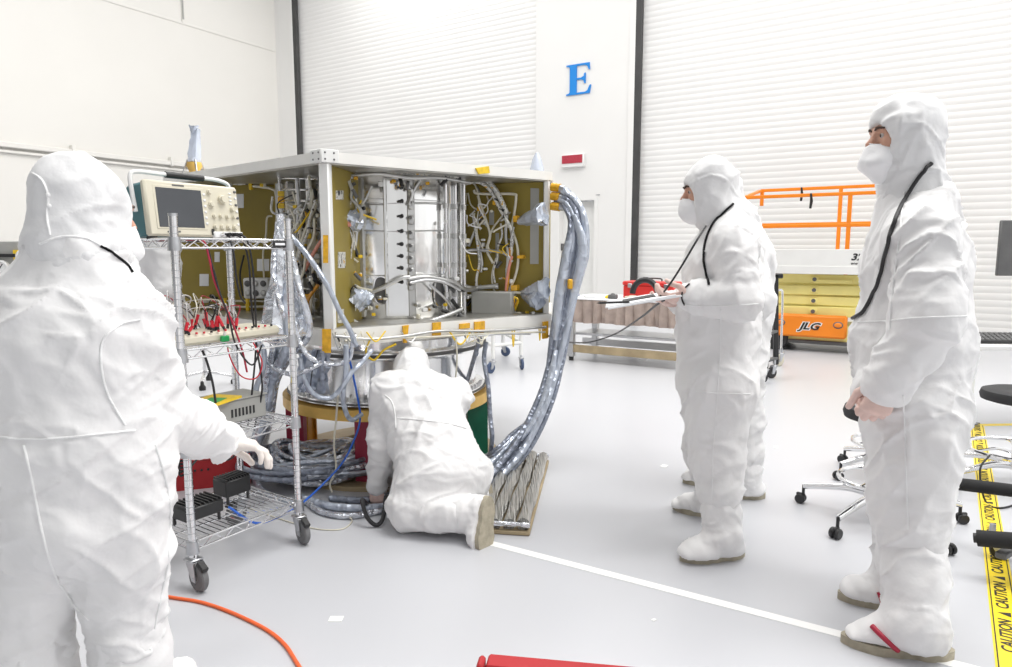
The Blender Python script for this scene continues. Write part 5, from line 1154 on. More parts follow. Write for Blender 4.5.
# ---- things clipped or lying on the shelves
tg = thing('green_clip', cpt(wAB * 0.42, 0.04, 0.94), 'small green plug hanging at the front of the cream breakout box', 'clip'); b = MB(); b.box(cpt(wAB * .42, 0.045, SH[2] + 0.02), (0.035, 0.02, 0.025), 'green', frame(uc, (0, 0, 1)), 0.004); b.build('plug_body', tg); b = MB(); b.cyl(cpt(wAB * .42, 0.045, SH[2] + 0.03), cpt(wAB * .42, 0.045, SH[2] + 0.045), 0.006, 'white_plastic', 8); b.build('pin', tg)
gx = thing('grey_instrument', cpt(wAB * 0.55, 0.2, SH[1] + 0.005), 'grey vented instrument box on the middle shelf of the wire cart', 'instrument')
gc = cpt(wAB * 0.62, 0.20, SH[1] + 0.058); Rg = frame(uc, (0, 0, 1))
b = MB(); b.box(gc, (0.27, 0.17, 0.10), 'grey_box', Rg, 0.006); b.box(gc + V(0, 0, 0.052), (0.285, 0.18, 0.006), 'grey_box', Rg, 0.002); b.build('case', gx)
b = MB()
for k in range(7): b.box(gc + uc * (-0.04 + 0.018 * k) - vc * 0.086 + V(0, 0, -0.005), (0.008, 0.003, 0.035), 'black', Rg)
b.build('vent_slots', gx)
ym = cpt(wAB * 0.42, 0.15, SH[1] + 0.118); b = MB(); b.box(ym, (0.20, 0.14, 0.010), 'kapton_y', Rg @ rotz(0.35)); b.box(ym + V(0.01, -0.02, 0.0055), (0.10, 0.07, 0.002), 'green', Rg @ rotz(0.5)); tag(b.build('manual_booklet', None, 30, origin=ym), 'yellow and green booklet lying on the grey instrument box', 'booklet')
for i, (s, t, w_, d_, h_, lab) in enumerate(((0.16, 0.16, 0.17, 0.13, 0.055, 'flat black ribbed power box at the front of the bottom cart shelf'), (0.62, 0.26, 0.13, 0.10, 0.075, 'taller black power box at the back of the bottom cart shelf'))):
    c = cpt(wAB * s + 0.04, t, SH[0] + 0.004 + 0.035 + h_ / 2); g = thing('power_box', V(c.x, c.y, SH[0] + 0.005), lab, 'power box'); b = MB(); b.box(c, (w_, d_, h_), 'black', Rg, 0.005)
    for k in range(9): b.box(c + uc * (-w_ / 2 + w_ * (k + 0.5) / 9) + V(0, 0, h_ / 2 + 0.004), (w_ / 24, d_ * 0.95, 0.010), 'black', Rg, 0.001)
    b.build('heatsink', g)
    for sx in (-1, 1):
        for sy in (-1, 1): b = MB(); b.cyl(c + uc * sx * w_ * 0.4 + vc * sy * d_ * 0.4 - V(0, 0, h_ / 2 + 0.035), c + uc * sx * w_ * 0.4 + vc * sy * d_ * 0.4 - V(0, 0, h_ / 2 - 0.003), 0.007, 'black', 8); b.build('foot', g)
    b = MB(); b.cyl(c + uc * w_ * 0.5, c + uc * (w_ * 0.5 + 0.02), 0.008, 'red_plug' if i == 0 else 'chrome', 10); b.build('connector', g)
pl = cpt(wAB * 0.5, 0.2, SH[0] + 0.0035); 
# ---- leads hanging from the scope
def cable(name, pts, r, m, label, cat='cable', group=None, n=7, k=7):
    P = [p if isinstance(p, Vector) else at(*p) for p in pts]; b = MB(); b.tube(curve(P, k), r, m, n); return tag(b.build(name, None, 60, origin=P[0]), label, cat, group)
yc = 2.95
cable('probe_cable', [sp_(0.86, 0.035, 0.045), (238, 234, 2.90), (247, 240, 2.88), (252, 262, 2.88), (255, 300, 2.90), (256, 345, 2.92), (252, 392, 2.93), (248, 425, 2.95)], 0.0042, 'cord_black', 'black probe lead hanging from the oscilloscope, rightmost of its three leads', 'probe lead')
cable('probe_cable', [sp_(0.80, 0.035, 0.045), (234, 234, 2.90), (243, 241, 2.88), (249, 265, 2.90), (252, 310, 2.92), (258, 355, 2.94), (262, 390, 2.95), (254, 430, 2.97)], 0.0042, 'cord_black', 'black probe lead hanging from the oscilloscope, middle of its three leads', 'probe lead')
cable('probe_cable', [sp_(0.735, 0.035, 0.045), (229, 236, 2.88), (234, 255, 2.86), (236, 275, 2.86), (240, 295, 2.88), (245, 303, 2.92)], 0.0042, 'cord_black', 'black probe lead hanging from the oscilloscope, leftmost and shortest of its three leads', 'probe lead')
cable('test_lead', [(186, 240, 2.62), (203, 241, 2.66), (209, 258, 2.66), (214, 280, 2.68), (222, 300, 2.70), (232, 322, 2.72), (242, 350, 2.76), (247, 372, 2.80)], 0.0042, 'cord_red', 'dark red test lead looping down from the oscilloscope to the breakout box', 'test lead')
cable('test_lead', [(188, 242, 2.62), (205, 243, 2.67), (213, 268, 2.67), (219, 290, 2.69), (229, 318, 2.71), (236, 345, 2.74), (252, 365, 2.78), (262, 345, 2.8)], 0.0038, 'cord_black', 'black test lead beside the dark red one, below the oscilloscope', 'test lead')
cable('power_lead', [(176, 332, 2.75), (190, 338, 2.75), (203, 352, 2.74), (212, 380, 2.73), (216, 405, 2.73), (220, 430, 2.74)], 0.005, 'cord_black', 'black power lead curving from the second shelf to the grey instrument', 'power lead')
cable('coiled_lead', [at(180, 440, 2.55) + V(0.012 * math.cos(t * 1.6), 0.012 * math.sin(t * 1.6), -0.0035 * t) for t in range(40)] + [at(206, 452, 2.7), at(228, 460, 2.85), at(240, 448, 2.95)], 0.0042, 'cord_black', 'coiled black lead wound at the front post of the wire cart', 'lead', k=3)
cable('signal_lead', [(232, 330, 2.8), (228, 350, 2.82), (240, 375, 2.84), (256, 378, 2.86), (262, 362, 2.86), (252, 340, 2.86)], 0.003, 'red_plug', 'thin red lead loop hanging below the breakout box', 'lead')
cable('network_cable', [cpt(wAB * 0.45, 0.10, SH[0] + 0.045), (255, 523, 2.9), (278, 517, 3.0), (297, 507, 3.16), (318, 489, 3.38), (340, 466, 3.5), (352, 445, 3.5), (360, 420, 3.5), (357, 395, 3.45), (350, 362, 3.35), (345, 348, 3.27)], 0.0055, 'blue_cable', 'blue cable running from the bottom cart shelf up to the spacecraft', 'cable')
# ================================================================ cable bundles, floor coils, wrapped pallet
def bundle(name, path, n, r, rad, label, cat, seed, mats_, part='cable', spread=None, twist=0.4, jit=0.35, k=6, loc=None):
    """n cables along a path of (point, bundle radius factor)"""
    rr = random.Random(seed); P = [p for p, _ in path]; S_ = [s for _, s in path]; root = thing(name, loc or P[-1], label, cat); C = curve(P, k); L = len(C)
    for i in range(n):
        a0 = 2 * PI * i / n * 1.0 + rr.uniform(-.4, .4); rho = math.sqrt(rr.uniform(0.05, 1)); tw = rr.uniform(-twist, twist); pts = []; ph = rr.uniform(0, 9); rk = r * rr.uniform(0.75, 1.35)
        for j in range(L):
            t = j / (L - 1); seg = min(int(t * (len(P) - 1)), len(P) - 2); f = t * (len(P) - 1) - seg; R = rad * (S_[seg] * (1 - f) + S_[seg + 1] * f)
            tg_ = (C[min(j + 1, L - 1)] - C[max(j - 1, 0)]).normalized(); u = tg_.cross(V(0.3, 0.9, 0.1)).normalized(); w = tg_.cross(u); a = a0 + tw * t * 5 + jit * math.sin(3 * t * 3 + ph)
            q = C[j] + (u * math.cos(a) + w * math.sin(a)) * R * rho * (1 + 0.25 * math.sin(7 * t + ph)); q.z = max(q.z, rk + 0.003); pts.append(q)
        b = MB(); b.tube(pts, rk, mats_[i % len(mats_)], 7); b.build(part, root, 60)
    return root
# right-hand bundle: plugs on the corner post, drooping to the floor
rb = bundle('cable_bundle', [(at(558, 196, 4.15), 0.55), (at(570, 203, 4.10), 0.55), (at(577, 222, 4.08), 0.75), (at(574, 255, 4.08), 1.3), (at(566, 295, 4.08), 1.15), (at(560, 335, 4.06), 0.95), (at(555, 368, 4.02), 0.65), (at(546, 400, 3.94), 0.65), (at(528, 436, 3.88), 0.7), (at(505, 462, 3.80), 0.8), (at(480, 482, 3.70), 0.9), (fl(455, 497), 0.9)], 16, 0.0165, 0.072,
    'thick bundle of grey-blue sleeved cables drooping from the right corner of the spacecraft', 'cable bundle', 5, ('cable_s', 'bagfilm', 'cable_s2', 'cable_s'))
for (pts, r_) in (([(574, 215, 4.05), (582, 240, 4.03), (581, 262, 4.03), (574, 290, 4.04), (566, 325, 4.04)], [.016, .030, .034, .026, .016]), ([(572, 222, 4.06), (566, 260, 4.04), (559, 300, 4.04), (555, 340, 4.03)], [.016, .030, .032, .018]), ([(556, 350, 4.0), (549, 385, 3.94), (538, 415, 3.88), (520, 440, 3.84)], [.014, .026, .026, .018])):
    C = curve([at(*p) for p in pts], 8); rs = [float(np.interp(i / (len(C) - 1), np.linspace(0, 1, len(r_)), r_)) for i in range(len(C))]; b = MB(); b.tube(C, rs, 'bagfilm', 10); b.build('film_sleeve', rb)
for i, (x, y) in enumerate(((555, 187), (555, 196), (555, 206))):
    b = MB(); p = at(x - 3, y, 4.15); q = at(x + 5, y + 1, 4.12); b.cyl(p, q, 0.026, 'kapton', 12); b.cyl(q, at(x + 9, y + 2, 4.11), 0.02, 'zinc', 12); b.build('plug', rb)
    b = MB(); b.tube(curve([at(x + 6, y + 1, 4.12), at(x + 14, y + 2 + (1 - i) * 3, 4.10), at(574, 207 + 3 * i, 4.08), at(577, 226, 4.07)], 6), 0.014, 'bagfilm', 8); b.build('cable', rb)
b = MB(); c = at(570, 284, 4.0); b.box(c, (0.028, 0.03, 0.06), 'kapton', rotz(.2), 0.006); b.build('tape_band', rb)
rb2 = bundle('cable_bundle', [(at(548, 395, 3.98), 0.5), (at(532, 420, 3.95), 0.9), (at(512, 440, 3.9), 0.8), (at(496, 452, 3.86), 0.7), (fl(478, 466), 0.7)], 7, 0.013, 0.045, 'thinner strand of sleeved cables splitting off above the wrapped slab', 'cable bundle', 6, ('cable_s', 'bagfilm', 'cable_s2'))
# left-hand bundle in foil at the front post
lb = bundle('cable_bundle', [(at(281, 222, 3.25), 0.25), (at(284, 245, 3.25), 0.7), (at(286, 275, 3.24), 1.25), (at(288, 305, 3.24), 1.55), (at(290, 332, 3.24), 1.4), (at(284, 352, 3.26), 0.8), (at(272, 380, 3.40), 0.6), (at(266, 415, 3.55), 0.6), (fl(258, 448), 0.9)], 15, 0.017, 0.055,
    'silver foil-wrapped cable bundle hanging beside the front post of the spacecraft, left of it', 'cable bundle', 9, ('foil_fine', 'foil', 'cable_s', 'foil_fine'))
bag('foil_wrap', at(282, 232, 3.24), V(0.02, 0, -1), 0.50, 0.02, 0.10, 8, 'foil', lb)
b = MB(); b.cyl(at(281, 214, 3.25), at(282, 226, 3.25), 0.022, 'foil', 10); b.build('clamp', lb)
def drape(pts, r, m, lab, cat='cable', nm='sleeved_cable'): return cable(nm, pts, r, m, lab, cat)
drape([(291, 236, 3.22), (305, 252, 3.2), (318, 270, 3.18), (330, 290, 3.18), (340, 312, 3.2), (350, 330, 3.22), (356, 345, 3.3)], 0.013, 'cable_s', 'grey sleeved cable slanting from the foil bundle across the front post')
drape([(294, 330, 3.2), (305, 352, 3.2), (318, 362, 3.22), (336, 364, 3.28), (348, 360, 3.3), (352, 348, 3.3), (354, 335, 3.28)], 0.013, 'foil_fine', 'silver sleeved loop sagging under the front corner of the lower deck')
drape([(262, 352, 3.25), (272, 366, 3.22), (290, 374, 3.2), (308, 370, 3.2), (322, 362, 3.22)], 0.012, 'foil_fine', 'silver sleeved cable curving left of the front post at ring height')
drape([(322, 352, 3.22), (322, 370, 3.24), (324, 392, 3.3)], 0.012, 'cable_s2', 'short dark sleeved cable hanging straight under the front corner')
drape([(300, 358, 3.2), (304, 378, 3.22), (314, 394, 3.26), (330, 398, 3.3), (343, 386, 3.3), (352, 372, 3.32), (362, 362, 3.36), (372, 350, 3.4)], 0.012, 'cable_s', 'grey sleeved cable drooping in front of the silver adapter ring')
drape([(346, 345, 3.26), (346, 370, 3.3), (343, 395, 3.35), (346, 412, 3.4), (352, 420, 3.45), (362, 414, 3.5)], 0.013, 'cable_s', 'grey cable hanging beside the adapter ring down to the gold rim')
drape([(338, 396, 3.45), (336, 420, 3.5), (334, 445, 3.5), (336, 468, 3.5), (330, 484, 3.5), (332, 492, 3.5)], 0.0055, 'tube_w', 'thin white cord hanging from the gold rim to the floor coils', 'cord', 'white_cord')
drape([(256, 340, 3.2), (264, 352, 3.2), (262, 372, 3.22), (256, 392, 3.26), (262, 420, 3.4), (258, 440, 3.5), fl(252, 462, 0.02)], 0.014, 'cable_s', 'grey sleeved cable hanging behind the cart down to the floor')
drape([(371, 338, 3.42), (366, 352, 3.45), (374, 360, 3.5), (384, 350, 3.5), (396, 344, 3.5)], 0.006, 'kapton_y', 'thin yellow-tipped lead near the head of the kneeling person')
drape([(480, 338, 3.85), (476, 352, 3.9), (470, 372, 4.0), (464, 392, 4.2)], 0.014, 'cable_s2', 'dark sleeved cable hanging right of the adapter ring')
drape([(486, 342, 3.9), (484, 360, 3.9), (488, 385, 3.86), (490, 415, 3.84), (492, 440, 3.82), fl(488, 466, 0.02)], 0.014, 'cable_s2', 'dark sleeved cable running down beside the green leg')
drape([(456, 340, 3.7), (457, 360, 3.72), (455, 385, 3.75), (454, 410, 3.75)], 0.005, 'tube_w', 'thin pale cord hanging from the lower deck behind the kneeling person', 'cord', 'white_cord')
drape([(549, 336, 4.1), (566, 342, 4.6), (590, 342, 5.4), (615, 334, 5.0), (640, 318, 4.0), (655, 306, 3.2), (664, 300, 2.98)], 0.006, 'cord_black', 'thin black cable sagging from the spacecraft corner to the standing person with papers', 'cable', 'black_cable')
drape([(310, 395, 3.4), (312, 372, 3.35), (318, 350, 3.3)], 0.003, 'cord_black', 'thin dark wire hanging at the front corner above the amber leg', 'wire', 'thin_wire')
# foil skirt sheets tied round the adapter ring at the left
b = MB()
def sheet(name, quad, m, label, cat, nx=10, ny=8, amp=0.03, seed=1):
    rr = random.Random(seed); P = [at(*q) for q in quad]; vs = []; fs = []
    for j in range(ny + 1):
        for i in range(nx + 1):
            u, v = i / nx, j / ny; p = lerp(lerp(P[0], P[1], u), lerp(P[3], P[2], u), v); vs.append(p + V(rr.uniform(-1, 1) * amp * .4, rr.uniform(-1, 1) * amp, rr.uniform(-1, 1) * amp * .4))
    for j in range(ny):
        for i in range(nx): a = j * (nx + 1) + i; fs.append((a, a + 1, a + nx + 2, a + nx + 1))
    N_ = len(vs); vs2 = [v + V(0, 0.004, 0) for v in vs]; fs += [tuple(N_ + q for q in reversed(f)) for f in fs]
    bd_ = [i for i in range(nx + 1)] + [j * (nx + 1) + nx for j in range(1, ny + 1)] + [ny * (nx + 1) + i for i in range(nx - 1, -1, -1)] + [j * (nx + 1) for j in range(ny - 1, 0, -1)]
    for i in range(len(bd_)): a, c = bd_[i], bd_[(i + 1) % len(bd_)]; fs.append((a, N_ + a, N_ + c, c))
    b = MB(); b.add(vs + vs2, fs, m); return tag(b.build(name, None, 30, origin=P[0]), label, cat)
sheet('film_sheet', [(298, 352, 3.42), (330, 350, 3.42), (328, 396, 3.5), (296, 392, 3.5)], 'bagfilm', 'crumpled silver film sheet hanging under the front corner of the spacecraft', 'film', seed=3)
# coils of sleeved cable on the floor
coil = thing('cable_coil', fl(310, 486), 'heap of coiled silver sleeved cables on the floor between the cart and the crimson legs', 'cable coil')
rr = random.Random(12); cc = fl(305, 478)
for i in range(26):
    R = rr.uniform(0.16, 0.37); ox, oy = rr.uniform(-.05, .14), rr.uniform(-.06, .06); z0 = 0.035 + 0.0055 * i * (1.1 - R); el = rr.uniform(0.60, 0.85); ph = rr.uniform(0, 6); a0 = rr.uniform(0, 6.28); sp = rr.uniform(4.2, 6.6); pts = []
    for k in range(46):
        a = a0 + sp * k / 45; pts.append(V(cc.x + ox + R * math.cos(a) * (1 + .06 * math.sin(3 * a + ph)), cc.y + oy + R * el * math.sin(a), z0 + 0.03 * math.sin(2 * a + ph) * (0.5 if R > .3 else 1) + 0.02))
    b = MB(); b.tube(pts, rr.uniform(0.011, 0.019), ('cable_s', 'foil_fine', 'cable_s2', 'bagfilm')[i % 4], 7); b.build('cable_loop', coil, 60)
for i, (pts, r, m) in enumerate((([(300, 497), (330, 506), (362, 508), (395, 505), (420, 500)], .020, 'cable_s'), ([(305, 500), (322, 512), (350, 516), (385, 510)], .016, 'foil_fine'), ([(330, 498), (360, 500), (390, 496), (412, 490)], .018, 'cable_s2'), ([(250, 470), (262, 490), (285, 500), (310, 502)], .017, 'cable_s'))):
    b = MB(); b.tube(curve([fl(x, y, r) for x, y in pts], 7), r, m, 8); b.build('cable_tail', coil, 60)
cable('floor_wire', [fl(248, 508, .004), fl(290, 522, .004), fl(318, 529, .004), fl(342, 529, .004), fl(352, 521, .004), fl(346, 515, .02)], 0.0035, 'tube_w', 'thin pale wire lying on the floor beside the cart caster', 'wire')
# plastic-wrapped slab beside the kneeling person
sl = thing('wrapped_slab', fl(525, 500), 'long low slab of padded tubes wrapped in plastic on the floor behind the kneeling person', 'slab')
p1, p2, p3, p4 = fl(549, 463), fl(522, 536), fl(484, 531), fl(508, 462); ax_ = ((p2 - p1) + (p3 - p4)).normalized(); L_ = (p2 - p1).length; wv = (p4 - p1); wv = (wv - ax_ * wv.dot(ax_)); Ww = 0.27; wv.normalize()
b = MB(); c = p1 + ax_ * L_ / 2 + wv * Ww / 2; b.box(V(c.x, c.y, 0.011), (L_, Ww, 0.02), 'tan_wood', frame(ax_, (0, 0, 1)), 0.004); b.build('base_board', sl)
for i in range(4):
    o = p1 + wv * (Ww * (i + 0.5) / 4); pts = [V(o.x, o.y, 0.046) + ax_ * (L_ * t) + V(0, 0, 0.004 * math.sin(9 * t + i)) for t in np.linspace(0.02, 0.98, 14)]; b = MB(); b.tube(pts, [0.030 + 0.003 * math.sin(5 * k + i) for k in range(14)], 'wrap', 12); b.build('padded_tube', sl)
for t in (0.0, 1.0): b = MB(); e = p1 + ax_ * (L_ * (0.01 + 0.98 * t)); b.tube([e + V(0, 0, .05), e + wv * Ww + V(0, 0, .05)], 0.012, 'foil', 8); b.build('end_wrap', sl)
# ================================================================ far side of the hall
BR = frame(BD, (0, 0, 1)); BB = -BN                              # BB points away from the camera
def text_mesh(s, size, m, o, x, y, name, parent, shear=0.0, ext=0.002, bold=0.0, sx=1.0, center=True):
    cu = bpy.data.curves.new('t', 'FONT'); cu.body = s; cu.size = size; cu.shear = shear; cu.extrude = ext; cu.offset = bold; cu.resolution_u = 3
    if center: cu.align_x = 'CENTER'; cu.align_y = 'CENTER'
    t = bpy.data.objects.new('t', cu); COL.objects.link(t); dg = bpy.context.evaluated_depsgraph_get(); me = bpy.data.meshes.new_from_object(t.evaluated_get(dg)); bpy.data.objects.remove(t); bpy.data.curves.remove(cu)
    x, y = Vector(x).normalized(), Vector(y).normalized(); z = x.cross(y); off = world_loc(parent) if parent else Vector((0, 0, 0))
    for v in me.vertices: v.co = Vector(o) + x * v.co.x * sx + y * v.co.y + z * v.co.z - off
    me.materials.clear(); me.materials.append(M[m]); ob = bpy.data.objects.new(name, me); COL.objects.link(ob); ob.parent = parent; return ob
# ---- work table under a brown drape
tl = fl(562, 360); tr = fl(667, 370); td_ = (tr - tl).normalized(); tn = V(-td_.y, td_.x, 0); TL = (tr - tl).length + 0.25; TZ = at(600, 299, 8.0).z
def tp(s, t, z): p = tl + td_ * s + tn * t; return V(p.x, p.y, z)
tb = thing('work_table', tp(TL / 2, 0.4, 0), 'steel work table under a brown plastic drape in front of the roller door', 'table')
Rt = frame(td_, (0, 0, 1))
b = MB(); b.box(tp(TL / 2, 0.4, TZ - 0.03), (TL, 0.85, 0.05), 'steel', Rt, 0.005); b.build('tabletop', tb)
b = MB(); vs = []; n = 60; zb = at(600, 322, 8.0).z
for k in range(n + 1):
    s = -0.02 + (TL + 0.04) * k / n; w = 0.02 * math.sin(k * 1.3) + 0.012 * math.sin(k * 2.9); vs += [tp(s, -0.04, TZ + 0.004), tp(s, -0.05 + w, TZ - 0.14), tp(s, -0.045 + w * 1.2, zb + 0.006 * math.sin(k * .35))]
fs = []
for k in range(n):
    for j in range(2): a = 3 * k + j; fs.append((a, a + 1, a + 4, a + 3))
N_ = len(vs); vs += [v + tn * 0.012 for v in vs]; fs += [tuple(N_ + i for i in reversed(f)) for f in fs]; b.add(vs, fs, 'drape'); b.box(tp(TL / 2, 0.4, TZ + 0.002), (TL + 0.05, 0.9, 0.012), 'paper', Rt, 0.003); b.build('drape', tb)
for s in (0.10, TL - 0.06):
    for t in (0.05, 0.75): b = MB(); b.box(tp(s, t, TZ / 2 + 0.01), (0.075, 0.075, TZ - 0.08), 'steel', Rt, 0.004); b.cyl(tp(s, t, 0), tp(s, t, 0.05), 0.03, 'black', 12); b.build('leg', tb)
for t in (0.05, 0.75): b = MB(); b.box(tp(TL / 2 - 0.05, t, 0.15), (TL + 0.05, 0.05, 0.09), 'tan_wood' if t < .1 else 'steel', Rt, 0.004); b.build('lower_rail', tb)
b = MB(); b.box(tp(TL / 2, 0.40, 0.32), (TL - 0.2, 0.5, 0.03), 'steel', Rt, 0.004); b.build('lower_shelf', tb)
c = tp(0.42, 0.1, 0.0); 
# things on the table
def px_tab(px, py, t): return on_plane(px, py, tp(0, t, 0), tn)
rbx = px_tab(652, 284, 0.45); tbx = thing('toolbox', V(rbx.x, rbx.y, TZ + 0.01), 'red metal toolbox on the draped work table', 'toolbox')
b = MB(); b.box(V(rbx.x, rbx.y, TZ + 0.085), (0.62, 0.26, 0.15), 'red_tool', Rt, 0.01); b.build('body', tbx); b = MB(); b.box(V(rbx.x, rbx.y, TZ + 0.185), (0.64, 0.28, 0.05), 'red_tool', Rt, 0.012); b.build('lid', tbx)
b = MB(); b.tube(curve([V(rbx.x, rbx.y, TZ + 0.212) + td_ * s + V(0, 0, h) for s, h in ((-.12, 0), (-.10, .03), (.1, .03), (.12, 0))], 5), 0.008, 'black', 8); b.build('handle', tbx)
for s in (-.22, .22): b = MB(); b.box(V(rbx.x, rbx.y, TZ + 0.16) + td_ * s - tn * 0.145, (.05, .02, .05), 'zinc', Rt, .004); b.build('latch', tbx)
hc = px_tab(645, 294, 0.12); b = MB(); b.tube([hc + td_ * 0.15 * math.cos(a) + V(0, 0, 0.16 * math.sin(a) - 0.0) for a in np.linspace(0.0, PI, 14)], 0.035, 'black', 10); hc.z = TZ; o = b.build('hose_coil', None, 60, origin=hc); tag(o, 'black arched hose section in front of the red toolbox', 'hose'); o.location.z += TZ + 0.035 - (hc.z + 0.0) if False else 0
for i, (px, py, w_, d_, h_, m, lab, cat, nm) in enumerate(((613, 293, .10, .08, .05, 'grey_dark', 'small dark pouch on the draped table left of the red toolbox', 'pouch', 'pouch'), (608, 295, .07, .05, .03, 'tape_yellow', 'small yellow pouch beside the dark one on the draped table', 'pouch', 'pouch'), (590, 297, .16, .12, .025, 'white_plastic', 'flat white tray on the draped table, leftmost', 'tray', 'tray'),
    (633, 297, .18, .10, .03, 'cream', 'pale folded cloth on the draped table beside the red toolbox', 'cloth', 'folded_cloth'), (576, 296, .08, .08, .03, 'clear', 'small frosted bag at the left end of the draped table', 'bag', 'bag'))):
    p = px_tab(px, py, 0.12 + .05 * i); b = MB(); b.box(V(p.x, p.y, TZ + 0.009 + h_ / 2), (w_, d_, h_), m, Rt @ rotz(.3 * i), min(h_, .02) * .45); b.ell(V(p.x, p.y, TZ + 0.009 + h_), (w_ * .3, d_ * .3, h_ * .35), m, Rt, 10); tag(b.build(nm, None, 40, origin=V(p.x, p.y, TZ + .009)), lab, cat)
# ---- scissor lift
lt = wall_hit(0)
LY = 8.75; l0 = at(813, 345, LY); l0.z = 0
def lp(px, py, o=0.0): return on_plane(px, py, l0, BB, o)
def lz(py, px=813, t=0.0): return lp(px, py, t).z
def ls(px, t=0.0): return (lp(px, 300, t) - l0).dot(BD)
def lpt(s, t, z): p = l0 + BD * s + BB * t; return V(p.x, p.y, z)
lift = thing('scissor_lift', lpt(0.2, 0.4, 0), 'folded scissor lift with orange guard rails, white platform and yellow scissor arms', 'scissor lift')
s0, s1 = ls(764), ls(900); sm = (s0 + s1) / 2
b = MB(); b.box(lpt(sm, 0.45, 0.24), (s1 - s0, 0.80, 0.22), 'yellow', BR, 0.02); b.box(lpt(sm, 0.45, 0.13), (s1 - s0 + 0.1, 0.86, 0.05), 'grey_dark', BR, 0.01); b.build('chassis', lift)
for s in (s0 + 0.16, s1 - 0.16):
    for t in (0.05, 0.85): b = MB(); b.lathe([(0.06, -.06), (0.15, -.06), (0.165, -.04), (0.165, .04), (0.15, .06), (0.06, .06)], 'rubber', lpt(s, t, 0.165), BB, 28); b.lathe([(0.01, -.055), (0.07, -.05), (0.07, .05), (0.01, .055)], 'grey_box', lpt(s, t, 0.165), BB, 16); b.build('wheel', lift)
q0, q1 = ls(777), ls(849); qz0, qz1 = lz(337), lz(314.5); qc = (qz0 + qz1) / 2
b = MB(); b.box(lpt((q0 + q1) / 2, -0.02, qc), (q1 - q0, 0.10, qz1 - qz0), 'orange', BR, 0.025); dp = b.build('side_door', lift)
for s in (q0 + 0.07, q1 - 0.10): b = MB(); b.ell(lpt(s, -0.07, qc + 0.03), (0.06, 0.012, 0.045), 'grey_dark', BR, 16); b.ell(lpt(s, -0.078, qc + 0.03), (0.045, 0.012, 0.032), 'orange', BR, 14); b.build('latch_recess', dp)
text_mesh('JLG', 0.125, 'white_paint', lpt((q0 + q1) / 2 - 0.01, -0.0715, qc - 0.005), BD, (0, 0, 1), 'lettering', dp, 0.35, 0.001, 0.014, 1.25)
text_mesh('JLG', 0.125, 'ink', lpt((q0 + q1) / 2 - 0.01, -0.073, qc - 0.005), BD, (0, 0, 1), 'lettering', dp, 0.35, 0.001, 0.004, 1.25)
az0, az1 = lz(317), lz(274)
nA_ = 4
for k in range(nA_):
    za = az0 + (az1 - az0) * (k + 0.5) / nA_ + 0.0; h = (az1 - az0) / nA_ * 0.92; dz = 0.025 * (1 if k % 2 else -1)
    for t in (0.10, 0.80): b = MB(); b.bar(lpt(s0 + 0.03, t + .03 * (k % 2), za - dz), lpt(s1 - 0.03, t + .03 * (k % 2), za + dz), 0.06, h, 'yellow', up=BB, ch=0.008) if False else b.box(lpt(sm, t + .03 * (k % 2), za), (s1 - s0 - 0.06, 0.06, h), 'yellow', BR @ Matrix.Rotation(0.012 * (1 if k % 2 else -1), 3, 'Y'), 0.010); b.build('scissor_arm', lift)
    b = MB(); c = lpt(ls(813), 0.06, za); b.cyl(c, c - BB * 0.03, 0.026, 'grey_dark', 14); b.box(c - BB * 0.01, (0.09, 0.02, 0.07), 'yellow', BR, .006); b.build('pivot_pin', lift)
b = MB(); b.box(lpt(ls(832), 0.055, az0 + (az1 - az0) * 0.83), (0.45, 0.02, 0.05), 'yellow', BR, 0.006); b.build('arm_stiffener', lift)
p0, p1, pz0, pz1 = ls(752), ls(925), lz(274), lz(252)
b = MB(); b.box(lpt((p0 + p1) / 2, 0.42, pz0 + 0.05), (p1 - p0, 1.0, 0.10), 'white_paint', BR, 0.008); b.box(lpt((p0 + p1) / 2, -0.09, (pz0 + pz1) / 2 + .06), (p1 - p0, 0.03, pz1 - pz0 - 0.05), 'white_paint', BR, 0.004); b.box(lpt((p0 + p1) / 2, 0.93, (pz0 + pz1) / 2 + .06), (p1 - p0, 0.03, pz1 - pz0 - .05), 'white_paint', BR, 0.004); b.box(lpt((p0 + p1) / 2, -0.112, pz0 + .055), (p1 - p0, .015, .1), 'white_paint', BR, .003); pf = b.build('platform', lift)
text_mesh('3246', 0.115, 'ink', lpt(ls(849), -0.107, lz(260, 855)), BD, (0, 0, 1), 'lettering', pf, 0.25, 0.001, 0.004, 1.15, False)
text_mesh('www.jlg.com', 0.05, 'ink', lpt(ls(849), -0.107, lz(264.5, 855)), BD, (0, 0, 1), 'lettering', pf, 0.25, 0.001, 0.001, 1.1, False)
ra, rb_ = ls(741), ls(930)
def grail(z, t, a=ra, c=rb_, r=0.022): b = MB(); b.bar(lpt(a, t, z), lpt(c, t, z), r * 2, r * 2, 'orange', ch=0.006); b.build('guard_rail', lift)
zt1, zt2, zm = lz(188.5, 813, .95), lz(195, 813, -.08), lz(226)
grail(zt1, 0.95); grail(zt2, -0.08); grail(zm, -0.08, ls(756)); grail(lz(224, 813, .95), 0.95, ls(756, .95))
for s in (ra, rb_): b = MB(); b.bar(lpt(s, -0.08, zt2), lpt(s, 0.95, zt1), .04, .04, 'orange', ch=.006); b.build('guard_rail', lift)
for s, t, zz, ze in ((ls(834.5, .95), 0.95, zt1, pz0), (ls(844, -.08), -0.08, zt2, pz0), (ra + 0.02, -0.08, zt2, zt2 - .22), (ra + .02, .95, zt1, zt1 - .22), (rb_, -0.08, zt2, pz0), (rb_, .95, zt1, pz0)): b = MB(); b.bar(lpt(s, t, ze), lpt(s, t, zz), .05, .04, 'orange', up=BB, ch=.006); b.build('rail_post', lift)
